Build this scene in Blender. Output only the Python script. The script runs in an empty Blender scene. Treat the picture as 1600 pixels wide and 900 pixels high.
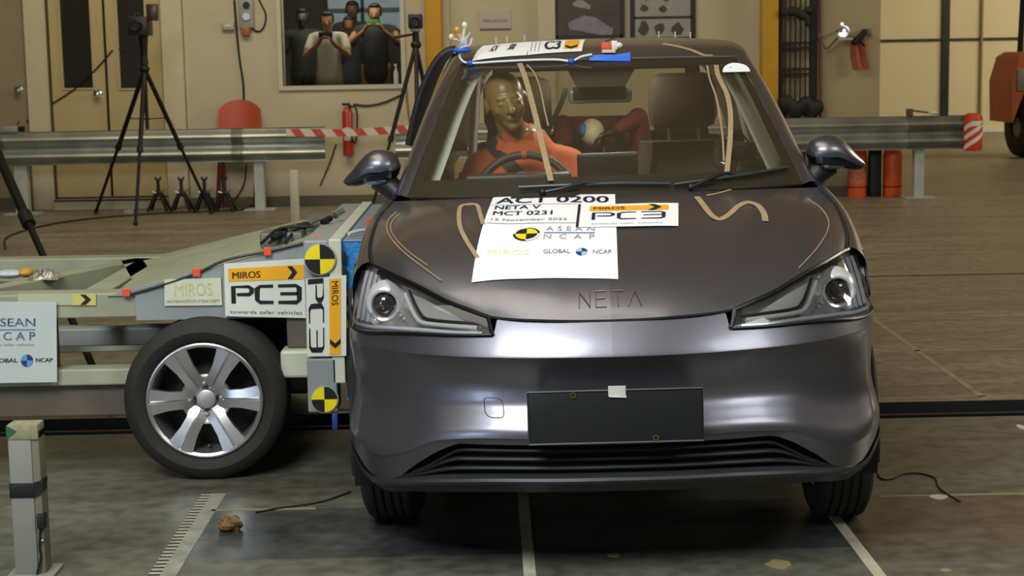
import bpy, math, random
import numpy as np
from math import sin, cos, radians, pi, sqrt, atan2
from mathutils import Vector, Matrix
from mathutils.bvhtree import BVHTree
random.seed(7)
SC = bpy.context.scene
COL = SC.collection

# ---------------------------------------------------------------- camera
F = 2592.0; CAMH = 1.47
CYAW, CPITCH, CROLL = radians(0.77), radians(7.69), radians(1.0)
fwd = Vector((sin(CYAW)*cos(CPITCH), cos(CYAW)*cos(CPITCH), -sin(CPITCH)))
_r0 = Vector((cos(CYAW), -sin(CYAW), 0)); _u0 = _r0.cross(fwd)
CR = cos(CROLL)*_r0 - sin(CROLL)*_u0
CU = cos(CROLL)*_u0 + sin(CROLL)*_r0
CC = Vector((0, 0, CAMH))
cd = bpy.data.cameras.new('camera'); cam = bpy.data.objects.new('camera', cd); COL.objects.link(cam)
m4 = Matrix((CR, CU, -fwd)).transposed().to_4x4(); m4.translation = CC
cam.matrix_world = m4
cd.sensor_width = 36; cd.sensor_fit = 'HORIZONTAL'; cd.lens = 36*F/1600
cd.clip_start = 0.05; cd.clip_end = 200
cd.dof.use_dof = True; cd.dof.focus_distance = 5.2; cd.dof.aperture_fstop = 9.0
SC.camera = cam

# ---------------------------------------------------------------- world, lights, exposure
SC.view_settings.view_transform = 'Standard'; SC.view_settings.look = 'None'
SC.view_settings.gamma = 1.0; SC.view_settings.exposure = 0.0
SC.view_settings.use_curve_mapping = False
wd = bpy.data.worlds.new('world'); SC.world = wd; wd.use_nodes = True
wd.node_tree.nodes['Background'].inputs[0].default_value = (0.50, 0.42, 0.30, 1)
wd.node_tree.nodes['Background'].inputs[1].default_value = 0.22

def area(name, loc, target, sx, sy, power, col):
    l = bpy.data.lights.new(name, 'AREA'); l.shape = 'RECTANGLE'; l.size = sx; l.size_y = sy
    l.energy = power; l.color = col
    o = bpy.data.objects.new(name, l); COL.objects.link(o); o.location = loc
    d = Vector(target) - Vector(loc)
    o.rotation_euler = d.to_track_quat('-Z', 'Y').to_euler()
    return o
area('key_lamp', (-1.9, 0.9, 5.0), (0.2, 5.0, 0.6), 2.8, 2.0, 340, (0.90, 0.96, 1.0))
area('side_lamp', (3.6, 1.6, 4.2), (0.6, 5.0, 0.6), 2.0, 1.5, 100, (0.90, 0.96, 1.0))
area('overhead_lamp', (-0.9, 4.9, 5.6), (0.3, 5.4, 0.0), 4.2, 2.2, 95, (1.0, 0.95, 0.82))
area('hall_fill', (-2.0, 13.5, 5.6), (-1.0, 17.5, 0.8), 6.0, 1.2, 190, (1.0, 0.90, 0.68))  # added fill lights, unseen, that brighten the background of the hall
area('hall_fill', (13.5, 25.0, 5.6), (9.0, 32.0, 1.0), 8.0, 1.5, 760, (1.0, 0.90, 0.66))
area('hall_fill', (12.0, 13.0, 5.6), (5, 11.0, 0.0), 5.0, 2.0, 620, (1.0, 0.93, 0.76))
area('cabin_fill', (0.47, 6.75, 1.50), (0.47, 6.75, 0.5), .30, .12, 3.4, (1.0, .93, .8))  # added fill light that brightens the dark cabin
area('doorway_light', (-5.5, -1.0, 1.7), (0.2, 4.8, 0.6), 0.55, 2.0, 42, (0.60, 0.74, 1.0))
area('doorway_light', (-5.0, -1.5, 1.7), (0.2, 4.8, 0.6), 0.55, 2.0, 42, (0.60, 0.74, 1.0))

# ---------------------------------------------------------------- pixel rays onto real planes
def ray(px, py): return fwd + CR*((px-800)/F) + CU*((450-py)/F)
def PY(px, py, Y):
    d = ray(px, py); return CC + d*(Y/d.y)
def PZ(px, py, z=0.0):
    d = ray(px, py); return CC + d*((z-CAMH)/d.z)

# ---------------------------------------------------------------- helpers
def lin(c):
    if isinstance(c, str):
        c = c.lstrip('#'); c = tuple(int(c[i:i+2], 16)/255 for i in (0, 2, 4))
    return tuple(((v/12.92) if v <= 0.04045 else ((v+0.055)/1.055)**2.4) for v in c)
_mats = {}
def mat(name, col, rough=0.5, metal=0.0, coat=0.0, emit=0.0, alpha=1.0, var=0.0, vscale=6.0, bump=0.0, bscale=40.0, spec=0.5, coat_rough=0.05, sheen=0):
    if name in _mats: return _mats[name]
    m = bpy.data.materials.new(name); m.use_nodes = True; _mats[name] = m
    nt = m.node_tree; b = nt.nodes['Principled BSDF']
    c = lin(col) if (isinstance(col, str)) else col
    b.inputs['Base Color'].default_value = (*c, 1)
    b.inputs['Roughness'].default_value = rough
    b.inputs['Metallic'].default_value = metal
    b.inputs['Coat Weight'].default_value = coat
    b.inputs['Coat Roughness'].default_value = coat_rough
    b.inputs['Specular IOR Level'].default_value = spec
    if emit:
        b.inputs['Emission Color'].default_value = (*c, 1); b.inputs['Emission Strength'].default_value = emit
    if var or bump:
        tc = nt.nodes.new('ShaderNodeTexCoord')
    if var:
        n = nt.nodes.new('ShaderNodeTexNoise'); n.inputs['Scale'].default_value = vscale; n.inputs['Detail'].default_value = 5
        nt.links.new(tc.outputs['Object'], n.inputs['Vector'])
        r = nt.nodes.new('ShaderNodeValToRGB')
        r.color_ramp.elements[0].position = 0.3; r.color_ramp.elements[1].position = 0.7
        r.color_ramp.elements[0].color = (*[max(0, v*(1-var)) for v in c], 1)
        r.color_ramp.elements[1].color = (*[min(1, v*(1+var)) for v in c], 1)
        nt.links.new(n.outputs['Fac'], r.inputs['Fac']); nt.links.new(r.outputs['Color'], b.inputs['Base Color'])
    if bump:
        n2 = nt.nodes.new('ShaderNodeTexNoise'); n2.inputs['Scale'].default_value = bscale; n2.inputs['Detail'].default_value = 3
        nt.links.new(tc.outputs['Object'], n2.inputs['Vector'])
        bp = nt.nodes.new('ShaderNodeBump'); bp.inputs['Strength'].default_value = bump; bp.inputs['Distance'].default_value = 0.01
        nt.links.new(n2.outputs['Fac'], bp.inputs['Height']); nt.links.new(bp.outputs['Normal'], b.inputs['Normal'])
    return m
def glass(name, tint=(1, 1, 1), refl=1.0, rough=0.0):
    if name in _mats: return _mats[name]
    m = bpy.data.materials.new(name); m.use_nodes = True; _mats[name] = m
    nt = m.node_tree; nt.nodes.clear()
    out = nt.nodes.new('ShaderNodeOutputMaterial'); mx = nt.nodes.new('ShaderNodeMixShader')
    tr = nt.nodes.new('ShaderNodeBsdfTransparent'); tr.inputs[0].default_value = (*tint, 1)
    gl = nt.nodes.new('ShaderNodeBsdfGlossy'); gl.inputs['Roughness'].default_value = rough
    fr = nt.nodes.new('ShaderNodeFresnel'); fr.inputs['IOR'].default_value = 1.5
    ml = nt.nodes.new('ShaderNodeMath'); ml.operation = 'MULTIPLY'; ml.inputs[1].default_value = refl
    nt.links.new(fr.outputs[0], ml.inputs[0]); nt.links.new(ml.outputs[0], mx.inputs[0])
    nt.links.new(tr.outputs[0], mx.inputs[1]); nt.links.new(gl.outputs[0], mx.inputs[2])
    nt.links.new(mx.outputs[0], out.inputs[0])
    return m

def obj_from(name, verts, faces, m, parent=None, smooth=True, props=None):
    me = bpy.data.meshes.new(name); me.from_pydata([tuple(v) for v in verts], [], faces); me.update()
    if m is not None: me.materials.append(m)
    if smooth:
        me.polygons.foreach_set('use_smooth', [True]*len(me.polygons))
        try: me.set_sharp_from_angle(angle=radians(38))
        except Exception: pass
    o = bpy.data.objects.new(name, me); COL.objects.link(o)
    if parent is not None: o.parent = parent
    return o
def tag(o, label=None, cat=None, group=None, kind=None):
    if label: o['label'] = label
    if cat: o['category'] = cat
    if group: o['group'] = group
    if kind: o['kind'] = kind
    return o
def thing(name, loc, label, cat, group=None):
    o = bpy.data.objects.new(name, None); COL.objects.link(o); o.location = loc
    o.empty_display_size = 0.1
    return tag(o, label, cat, group)

def frame_of(d):
    d = Vector(d).normalized()
    a = Vector((0, 0, 1)) if abs(d.z) < 0.9 else Vector((1, 0, 0))
    u = d.cross(a).normalized(); v = d.cross(u).normalized()
    return u, v
class MB:
    def __init__(s): s.v = []; s.f = []
    def add(s, vs, fs):
        k = len(s.v); s.v += [Vector(v) for v in vs]; s.f += [tuple(i+k for i in f) for f in fs]; return s
    def box(s, lo, hi, bev=0.0):
        x0, y0, z0 = [min(a, b) for a, b in zip(lo, hi)]; x1, y1, z1 = [max(a, b) for a, b in zip(lo, hi)]
        b = min(bev, (x1-x0)/2.01, (y1-y0)/2.01, (z1-z0)/2.01)
        if b <= 0:
            vs = [(x, y, z) for z in (z0, z1) for x, y in ((x0, y0), (x1, y0), (x1, y1), (x0, y1))]
            return s.add(vs, [(3, 2, 1, 0), (4, 5, 6, 7), (0, 1, 5, 4), (1, 2, 6, 5), (2, 3, 7, 6), (3, 0, 4, 7)])
        import bmesh
        bm = bmesh.new(); bmesh.ops.create_cube(bm, size=1)
        for v in bm.verts: v.co = Vector(((x0+x1)/2+v.co.x*(x1-x0), (y0+y1)/2+v.co.y*(y1-y0), (z0+z1)/2+v.co.z*(z1-z0)))
        bmesh.ops.bevel(bm, geom=list(bm.edges), offset=b, segments=2, profile=0.5, affect='EDGES')
        bm.verts.index_update()
        s.add([v.co.copy() for v in bm.verts], [tuple(v.index for v in f.verts) for f in bm.faces]); bm.free(); return s
    def obox(s, c, ax, ay, az, hx, hy, hz):
        c = Vector(c); ax, ay, az = Vector(ax).normalized(), Vector(ay).normalized(), Vector(az).normalized()
        vs = [c+ax*x*hx+ay*y*hy+az*z*hz for z in (-1, 1) for x, y in ((-1, -1), (1, -1), (1, 1), (-1, 1))]
        return s.add(vs, [(3, 2, 1, 0), (4, 5, 6, 7), (0, 1, 5, 4), (1, 2, 6, 5), (2, 3, 7, 6), (3, 0, 4, 7)])
    def beam(s, a, b, w, h, up=(0, 0, 1)):
        a, b = Vector(a), Vector(b); d = (b-a).normalized(); x = d.cross(Vector(up)).normalized(); z = x.cross(d)
        return s.obox((a+b)/2, d, x, z, (b-a).length/2, w/2, h/2)
    def tube(s, pts, r, n=10, cap=True):
        pts = [Vector(p) for p in pts]; rs = r if isinstance(r, (list, tuple)) else [r]*len(pts)
        u = None; rings = []
        for i, p in enumerate(pts):
            d = (pts[min(i+1, len(pts)-1)] - pts[max(i-1, 0)])
            if d.length < 1e-9: d = Vector((0, 0, 1))
            d.normalize()
            if u is None: u, v = frame_of(d)
            else:
                u = (u - d*u.dot(d)); u = u.normalized() if u.length > 1e-6 else frame_of(d)[0]; v = d.cross(u)
            rings.append([p + (u*cos(2*pi*k/n) + v*sin(2*pi*k/n))*rs[i] for k in range(n)])
        vs = [q for rg in rings for q in rg]; fs = []
        for i in range(len(pts)-1):
            for k in range(n):
                fs.append((i*n+k, i*n+(k+1) % n, (i+1)*n+(k+1) % n, (i+1)*n+k))
        if cap: fs.append(tuple(range(n-1, -1, -1))); fs.append(tuple((len(pts)-1)*n+k for k in range(n)))
        return s.add(vs, fs)
    def lathe(s, prof, c, axis, n=32, closed=False):
        # prof: (r, h) along axis
        c = Vector(c); a = Vector(axis).normalized(); u, v = frame_of(a); vs = []; fs = []
        m = len(prof)
        for r, h in prof:
            for k in range(n): vs.append(c + a*h + (u*cos(2*pi*k/n)+v*sin(2*pi*k/n))*r)
        for i in range(m-1 if not closed else m):
            j = (i+1) % m
            for k in range(n): fs.append((i*n+k, i*n+(k+1) % n, j*n+(k+1) % n, j*n+k))
        return s.add(vs, fs)
    def ball(s, c, r, n=16, m=10, axis=None):
        c = Vector(c); r = Vector(r) if not isinstance(r, (int, float)) else Vector((r, r, r)); vs = []; fs = []
        for i in range(m+1):
            t = pi*i/m
            for k in range(n):
                p = 2*pi*k/n; q = Vector((sin(t)*cos(p)*r.x, sin(t)*sin(p)*r.y, cos(t)*r.z))
                if axis is not None: q = axis @ q
                vs.append(c+q)
        for i in range(m):
            for k in range(n): fs.append((i*n+k, (i+1)*n+k, (i+1)*n+(k+1) % n, i*n+(k+1) % n))
        return s.add(vs, fs)
    def cap(s, a, b, ra, rb, n=14):
        a, b = Vector(a), Vector(b); d = (b-a); L = d.length or 1e-6; d = d/L; pts = []; rs = []
        for i in range(1, 5):
            t = pi/2*(1-i/4.0); pts.append(a - d*ra*sin(t)); rs.append(max(ra*cos(t), 1e-4))
        for i in range(0, 5):
            t = pi/2*i/4.0
            pts.append(b + d*rb*sin(t)); rs.append(max(rb*cos(t), 1e-4))
        return s.tube(pts, rs, n)
    def prism(s, poly, o, ux, uy, un, d):
        o, ux, uy, un = Vector(o), Vector(ux), Vector(uy), Vector(un); n = len(poly)
        vs = [o+ux*a+uy*b for a, b in poly] + [o+ux*a+uy*b+un*d for a, b in poly]
        fs = [tuple(range(n-1, -1, -1)), tuple(range(n, 2*n))] + [(i, (i+1) % n, n+(i+1) % n, n+i) for i in range(n)]
        return s.add(vs, fs)
    def grid(s, fn, us, vs_, keep=None, flip=False):
        P = [[fn(u, v) for u in us] for v in vs_]; W = len(us)
        vs = [p for row in P for p in row]; fs = []
        for j in range(len(vs_)-1):
            for i in range(W-1):
                q = (j*W+i, j*W+i+1, (j+1)*W+i+1, (j+1)*W+i)
                if keep and not keep(sum((Vector(vs[k]) for k in q), Vector())/4): continue
                fs.append(q[::-1] if flip else q)
        return s.add(vs, fs)
    def xf(s, fn): s.v = [Vector(fn(v)) for v in s.v]; return s
    def mirror(s):
        k = len(s.v); s.v += [Vector((-v.x, v.y, v.z)) for v in s.v]
        s.f += [tuple(i+k for i in f[::-1]) for f in list(s.f)]; return s
    def build(s, name, m, parent=None, smooth=True, label=None, cat=None, group=None, kind=None, xf=None):
        vs = s.v
        if xf: vs = [xf(v) for v in vs]
        if parent is not None and xf is None:
            L = Vector(parent.location); q = parent.parent
            while q is not None: L += Vector(q.location); q = q.parent
            vs = [v-L for v in vs]
        elif parent is None and xf is None and kind != 'structure' and vs:
            # a one-mesh thing keeps its origin at its base
            L = Vector((sum(v.x for v in vs)/len(vs), sum(v.y for v in vs)/len(vs), min(v.z for v in vs)))
            vs = [v-L for v in vs]
            o = obj_from(name, vs, s.f, m, None, smooth); o.location = L
            return tag(o, label, cat, group, kind)
        o = obj_from(name, vs, s.f, m, parent, smooth)
        return tag(o, label, cat, group, kind)
def fuse(mb, voxel, smooth=4):
    """union overlapping closed pieces into one continuous surface"""
    me = bpy.data.meshes.new('tmp'); me.from_pydata([tuple(v) for v in mb.v], [], mb.f); me.update()
    o = bpy.data.objects.new('tmp', me); COL.objects.link(o)
    r = o.modifiers.new('r', 'REMESH'); r.mode = 'VOXEL'; r.voxel_size = voxel
    if smooth:
        k = o.modifiers.new('k', 'SMOOTH'); k.iterations = smooth; k.factor = 0.5
    dg = bpy.context.evaluated_depsgraph_get(); dg.update()
    ev = o.evaluated_get(dg); m2 = ev.to_mesh()
    out = MB(); out.v = [v.co.copy() for v in m2.vertices]; out.f = [tuple(p.vertices) for p in m2.polygons]
    ev.to_mesh_clear(); bpy.data.objects.remove(o); bpy.data.meshes.remove(me)
    return out
def cr(pts, n=8):
    """catmull-rom through points"""
    P = [Vector(p) for p in pts]; P = [P[0]*2-P[1]] + P + [P[-1]*2-P[-2]]; out = []
    for i in range(1, len(P)-2):
        for k in range(n):
            t = k/n; a, b, c, d = P[i-1:i+3]
            out.append(0.5*((2*b)+(c-a)*t+(2*a-5*b+4*c-d)*t*t+(3*b-a-3*c+d)*t**3))
    out.append(P[-2]); return out
def curve(pts):
    """callable t in 0..1 along a catmull-rom curve by chord length"""
    C = cr(pts, 12); L = [0]
    for a, b in zip(C, C[1:]): L.append(L[-1]+(b-a).length)
    T = np.array(L)/L[-1]; A = np.array([tuple(c) for c in C])
    return lambda t: Vector((np.interp(t, T, A[:, 0]), np.interp(t, T, A[:, 1]), np.interp(t, T, A[:, 2])))
def ip(xs, ys):
    """smooth monotone interpolation"""
    xs = np.array(xs, float); ys = np.array(ys, float); h = np.diff(xs); d = np.diff(ys)/h
    m = np.zeros(len(xs)); m[0] = d[0]; m[-1] = d[-1]
    for i in range(1, len(xs)-1):
        if d[i-1]*d[i] > 0:
            w1 = 2*h[i]+h[i-1]; w2 = h[i]+2*h[i-1]; m[i] = (w1+w2)/(w1/d[i-1]+w2/d[i])
    def f(x):
        x = min(max(x, xs[0]), xs[-1]); i = min(int(np.searchsorted(xs, x, 'right'))-1, len(xs)-2); i = max(i, 0)
        t = (x-xs[i])/h[i]
        return float((2*t**3-3*t*t+1)*ys[i]+(t**3-2*t*t+t)*h[i]*m[i]+(-2*t**3+3*t*t)*ys[i+1]+(t**3-t*t)*h[i]*m[i+1])
    return f
def lsp(a, b, n): return [a+(b-a)*i/n for i in range(n+1)]
def sst(x, a, b):
    t = min(max((x-a)/(b-a), 0), 1); return t*t*(3-2*t)

# ---- flat artwork: elements laid out in u,v (0..1 or metres) and put on a surface by map(u,v,h)
def art_poly(mb, mp, poly, h, th=0.0008):
    n = len(poly)
    vs = [mp(a, b, h) for a, b in poly]; mb.add(vs, [tuple(range(n))])
def art_rect(mb, mp, x0, y0, x1, y1, h, nx=1, ny=1):
    mb.grid(lambda u, v: mp(u, v, h), lsp(x0, x1, nx), lsp(y0, y1, ny))
def art_sector(mb, mp, cx, cy, r0, r1, a0, a1, h, sx=1.0, sy=1.0, n=12):
    vs = []; fs = []
    for k in range(n+1):
        a = a0+(a1-a0)*k/n
        vs.append(mp(cx+cos(a)*r0*sx, cy+sin(a)*r0*sy, h)); vs.append(mp(cx+cos(a)*r1*sx, cy+sin(a)*r1*sy, h))
    for k in range(n): fs.append((2*k, 2*k+1, 2*k+3, 2*k+2))
    mb.add(vs, fs)
def text2d(s):
    cu = bpy.data.curves.new('tmp', 'FONT'); cu.body = s; cu.size = 1.0; cu.resolution_u = 3
    o = bpy.data.objects.new('tmp', cu); COL.objects.link(o)
    dg = bpy.context.evaluated_depsgraph_get(); dg.update()
    me = o.evaluated_get(dg).to_mesh()
    vs = [(v.co.x, v.co.y) for v in me.vertices]; fs = [tuple(p.vertices) for p in me.polygons]
    o.evaluated_get(dg).to_mesh_clear(); bpy.data.objects.remove(o); bpy.data.curves.remove(cu)
    return vs, fs
def art_text(mb, mp, s, x0, y0, w, hgt, h, bold=0.0, rot=0):
    """text fitted into the box x0,y0,w,hgt"""
    vs, fs = text2d(s)
    ax = min(v[0] for v in vs); bx = max(v[0] for v in vs); ay = min(v[1] for v in vs); by = max(v[1] for v in vs)
    for dx in ((0,) if not bold else (-bold, 0, bold)):
        out = []
        for a, b in vs:
            a = (a-ax)/(bx-ax); b = (b-ay)/(by-ay)
            if rot == 0: out.append(mp(x0+a*w+dx, y0+b*hgt, h+abs(dx)*0.01))
            elif rot == -90: out.append(mp(x0+b*w+dx, y0+(1-a)*hgt, h+abs(dx)*0.01))
        mb.add(out, fs)
def art_stroke(mb, mp, pts, w, h, sx=1.0, sy=1.0):
    P = [Vector((a, b)) for a, b in pts]
    L = []; R = []
    for i, p in enumerate(P):
        a = P[max(i-1, 0)]; b = P[min(i+1, len(P)-1)]; d = Vector(((b-a).x/sx, (b-a).y/sy)).normalized(); n = Vector((-d.y*sx, d.x*sy))
        k = 1.0
        if 0 < i < len(P)-1:
            d1 = Vector(((p-a).x/sx, (p-a).y/sy)).normalized(); k = 1/max(0.5, d1.dot(d))
        L.append(p+n*w/2*k); R.append(p-n*w/2*k)
    vs = [mp(q.x, q.y, h) for q in L]+[mp(q.x, q.y, h) for q in R]; n = len(P)
    mb.add(vs, [(n+i, n+i+1, i+1, i) for i in range(n-1)])
def quadmap(a, b, c, d):
    """a bottom-left, b bottom-right, c top-right, d top-left -> bilinear map with outward height"""
    a, b, c, d = map(Vector, (a, b, c, d)); nrm = (b-a).cross(d-a).normalized()
    return lambda u, v, h: (a*(1-u)*(1-v)+b*u*(1-v)+c*u*v+d*(1-u)*v) + nrm*h
def pc3_strokes(mb, mp, x0, y0, w, hh, h, t, rot=False):
    """the squared outline letters P C 3; arrow-cut ends"""
    def m(a, b):
        return (x0+a*w, y0+b*hh)
    S = [[(0.02, -0.05), (0.02, 0.98), (0.24, 0.98), (0.285, 0.85), (0.285, 0.62), (0.245, 0.5), (0.07, 0.5)],
         [(0.60, 0.98), (0.41, 0.98), (0.365, 0.85), (0.365, 0.15), (0.41, 0.02), (0.60, 0.02)],
         [(0.67, 0.98), (0.93, 0.98), (0.975, 0.85), (0.975, 0.15), (0.93, 0.02), (0.67, 0.02)],
         [(0.70, 0.52), (0.96, 0.52)]]
    for k in S:
        art_stroke(mb, mp, [m(a, b) for a, b in k], t, h, sx=1.0, sy=hh/w*1.0 if False else 1.0)
def target(mb_b, mb_y, mp, cx, cy, r, h, sx=1, sy=1, first=0):
    for k in range(4):
        (mb_b if (k+first) % 2 == 0 else mb_y)
        art_sector(mb_b if (k+first) % 2 == 0 else mb_y, mp, cx, cy, 0.0, r, k*pi/2, (k+1)*pi/2, h, sx, sy, 8)
# ================================================================ the hall
def floor_mat(name, c0, c1, rough=(0.28, 0.55), sc=(0.5, 2.0, 1)):
    m = bpy.data.materials.new(name); m.use_nodes = True; nt = m.node_tree; b = nt.nodes['Principled BSDF']
    tc = nt.nodes.new('ShaderNodeTexCoord'); mp = nt.nodes.new('ShaderNodeMapping'); mp.inputs['Scale'].default_value = sc
    nt.links.new(tc.outputs['Object'], mp.inputs['Vector'])
    n = nt.nodes.new('ShaderNodeTexNoise'); n.inputs['Scale'].default_value = 1.7; n.inputs['Detail'].default_value = 9; n.inputs['Roughness'].default_value = 0.68
    nt.links.new(mp.outputs[0], n.inputs['Vector'])
    r = nt.nodes.new('ShaderNodeValToRGB'); r.color_ramp.elements[0].position = 0.32; r.color_ramp.elements[1].position = 0.68
    r.color_ramp.elements[0].color = (*c0, 1); r.color_ramp.elements[1].color = (*c1, 1)
    nt.links.new(n.outputs['Fac'], r.inputs['Fac'])
    n3 = nt.nodes.new('ShaderNodeTexNoise'); n3.inputs['Scale'].default_value = 14; n3.inputs['Detail'].default_value = 8
    nt.links.new(tc.outputs['Object'], n3.inputs['Vector'])
    mx = nt.nodes.new('ShaderNodeMix'); mx.data_type = 'RGBA'; mx.blend_type = 'MULTIPLY'; mx.inputs['Factor'].default_value = 0.75
    r3 = nt.nodes.new('ShaderNodeValToRGB'); r3.color_ramp.elements[0].position = 0.35; r3.color_ramp.elements[1].position = 0.6
    r3.color_ramp.elements[0].color = (0.55, 0.53, 0.5, 1); r3.color_ramp.elements[1].color = (1.1, 1.1, 1.1, 1)
    nt.links.new(n3.outputs['Fac'], r3.inputs['Fac'])
    nt.links.new(r.outputs[0], mx.inputs['A']); nt.links.new(r3.outputs[0], mx.inputs['B'])
    nt.links.new(mx.outputs['Result'], b.inputs['Base Color'])
    mr = nt.nodes.new('ShaderNodeMapRange'); mr.inputs['To Min'].default_value = rough[0]; mr.inputs['To Max'].default_value = rough[1]
    nt.links.new(n.outputs['Fac'], mr.inputs['Value']); nt.links.new(mr.outputs[0], b.inputs['Roughness'])
    return m
M_floor = floor_mat('worn_concrete', (0.120, 0.102, 0.070), (0.255, 0.224, 0.158))
M_floor2 = floor_mat('grimy_concrete', (0.068, 0.066, 0.048), (0.155, 0.152, 0.116))
M_plate = floor_mat('dark_floor_plate', (0.038, 0.042, 0.037), (0.09, 0.096, 0.085), (0.2, 0.4))  # plate toned darker to stand in for shade under the car
M_plate2 = floor_mat('brown_floor_plate', (0.075, 0.060, 0.038), (0.135, 0.112, 0.08), (0.25, 0.5))
M_blk = mat('black_rubber', '#0d0d0c', 0.6)
M_black = mat('black_plastic', '#151515', 0.45)
M_slot = mat('slot_black', '#0a0907', 0.7)
M_white = mat('white_paint', '#c9c8bb', 0.6, var=0.1)
M_wall = mat('cream_wall', '#b8ae92', 0.85, var=0.06, vscale=1.2)
M_wall2 = mat('tan_wall', '#9d8f6c', 0.85, var=0.06, vscale=1.0)
M_wall3 = mat('beige_wall', '#b3a888', 0.85, var=0.06, vscale=1.0)  # beige wall colour of the middle and side walls
M_door = mat('door_paint', '#b09f70', 0.7, var=0.05, vscale=2)
M_frame = mat('door_frame', '#c0b595', 0.6, var=0.05)
M_brown_door = mat('brown_door', '#8d7c5e', 0.6, var=0.06)
M_dglass = mat('dark_glass', '#26221c', 0.15)
M_chrome = mat('chrome', (0.8, 0.8, 0.8), 0.12, 1.0)
M_steel = mat('brushed_steel', (0.45, 0.45, 0.43), 0.35, 1.0)
M_galv = mat('galvanised_steel', (0.40, 0.42, 0.38), 0.42, 0.85, var=0.25, vscale=3)
M_galv2 = mat('galvanised_post', '#a9aca4', 0.6, 0.2, var=0.15)
M_yellow = mat('yellow_post_paint', '#bd8a12', 0.6, var=0.06)
M_dark = mat('dark_metal', '#17140f', 0.5, 0.3)

# floor: slabs between their seams, all at ground level
fl = MB(); fl.add([(-22, 6.98, 0), (22, 6.98, 0), (22, 34, 0), (-22, 34, 0)], [(0, 1, 2, 3)])
fl.build('floor', M_floor, smooth=False, kind='structure')
def fpiece(x0, x1, y0, y1, m, z=0.0):
    b = MB(); b.add([(x0, y0, z), (x1, y0, z), (x1, y1, z), (x0, y1, z)], [(0, 1, 2, 3)])
    return b.build('floor', m, smooth=False, kind='structure')
fpiece(-22, 22, 5.44, 6.66, M_floor2)
fpiece(-22, -1.01, -8, 5.44, M_floor2)
fpiece(-1.01, 1.10, 4.865, 5.44, M_plate)
fpiece(1.10, 22, 4.865, 5.44, M_plate2)
fpiece(-1.01, 22, -8, 4.865, M_floor2)
# trolley rail slot across the floor: a channel 60 mm deep
s = MB()
s.add([(-22, 6.66, 0), (22, 6.66, 0), (22, 6.66, -.06), (-22, 6.66, -.06), (-22, 6.98, 0), (22, 6.98, 0), (22, 6.98, -.06), (-22, 6.98, -.06)],
      [(0, 1, 2, 3), (7, 6, 5, 4), (3, 2, 6, 7)])
s.build('floor', M_slot, smooth=False, kind='structure')
MB().box((-22, 6.735, -.058), (22, 6.765, -.004)).build('trim_1', M_dark, kind='structure', smooth=False)
for i, (ya, w) in enumerate(((11.10, .03),)):
    MB().box((-22, ya, 0), (22, ya+w, .002)).build('trim_%d' % (i+2), M_slot, kind='structure', smooth=False)

M_tape = mat('white_floor_tape', '#b9b39a', 0.6, var=0.2, vscale=12)
M_tape2 = mat('faded_floor_line', '#8a8062', 0.6, var=0.25, vscale=8)
def fline(a, b, w, m, label, group=None):
    a = Vector((*a, 0)); b = Vector((*b, 0)); d = (b-a).normalized(); n = Vector((-d.y, d.x, 0)); mb = MB()
    mb.add([a-n*w/2+Vector((0, 0, .0015)), b-n*w/2+Vector((0, 0, .0015)), b+n*w/2+Vector((0, 0, .0015)), a+n*w/2+Vector((0, 0, .0015)),
            a-n*w/2, b-n*w/2, b+n*w/2, a+n*w/2], [(0, 1, 2, 3), (0, 4, 5, 1), (1, 5, 6, 2), (2, 6, 7, 3), (3, 7, 4, 0)])
    return mb.build('floor_line', m, label=label, cat='floor marking', smooth=False)
fline((1.10, 3.9), (1.10, 5.25), .036, M_tape, 'white floor line running from the car right front tyre to the camera')
fline((0.10, 3.9), (0.10, 6.6), .036, M_tape, 'white floor line passing beneath the middle of the grey car')
fline((2.13, 7.0), (2.20, 11.05), .03, M_tape2, 'faded lengthwise floor line right of the car')
fline((-22, 9.45), (22, 9.45), .035, M_tape2, 'faded crosswise floor line nearer the guardrail')
fline((-22, 8.22), (22, 8.22), .03, M_tape2, 'thin faded crosswise floor line between slot and far line')
fline((-22, 7.06), (22, 7.06), .02, M_tape2, 'pale line along the far edge of the floor slot')
fline((1.3, 5.44), (12, 5.44), .018, M_tape2, 'pale slab joint line right of the front tyre')
fline((-.95, 5.44), (-.6, 5.44), .018, M_tape2, 'pale slab joint line left of the car front tyre')
# ruler-like checkered strip
rt = thing('ruler_tape', (-.985, 5.2, 0), 'checkered ruler tape strip on the floor left of the car', 'floor marking')
MB().box((-.985, 4.0, 0), (-.935, 5.66, .0015)).build('backing', mat('ruler_white', '#8b8b7c', 0.6, var=0.3, vscale=10), rt, smooth=False)
mk = MB(); mk2 = MB()
for k in range(46):
    y = 4.02+k*.036
    mk.box((-1.02, y, 0), (-.985, y+.018, .0015)); mk2.box((-1.02, y+.018, 0), (-.985, y+.036, .0013))
mk.build('tick_marks', mat('tick_white', '#a5a595', 0.6, var=0.3, vscale=12), rt, smooth=False)
mk2.build('tick_marks', mat('tick_dark', '#33332b', 0.6), rt, smooth=False)

# ---- walls
YW = 17.9
def vx(px, y=YW): return PY(px, 100, y).x
def wallbox(name, x0, x1, z0, z1, m, y=YW, t=.25, kind='structure'):
    return MB().box((x0, y, z0), (x1, y+t, z1)).build(name, m, kind=kind, smooth=False)
xa = -14.0
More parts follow.
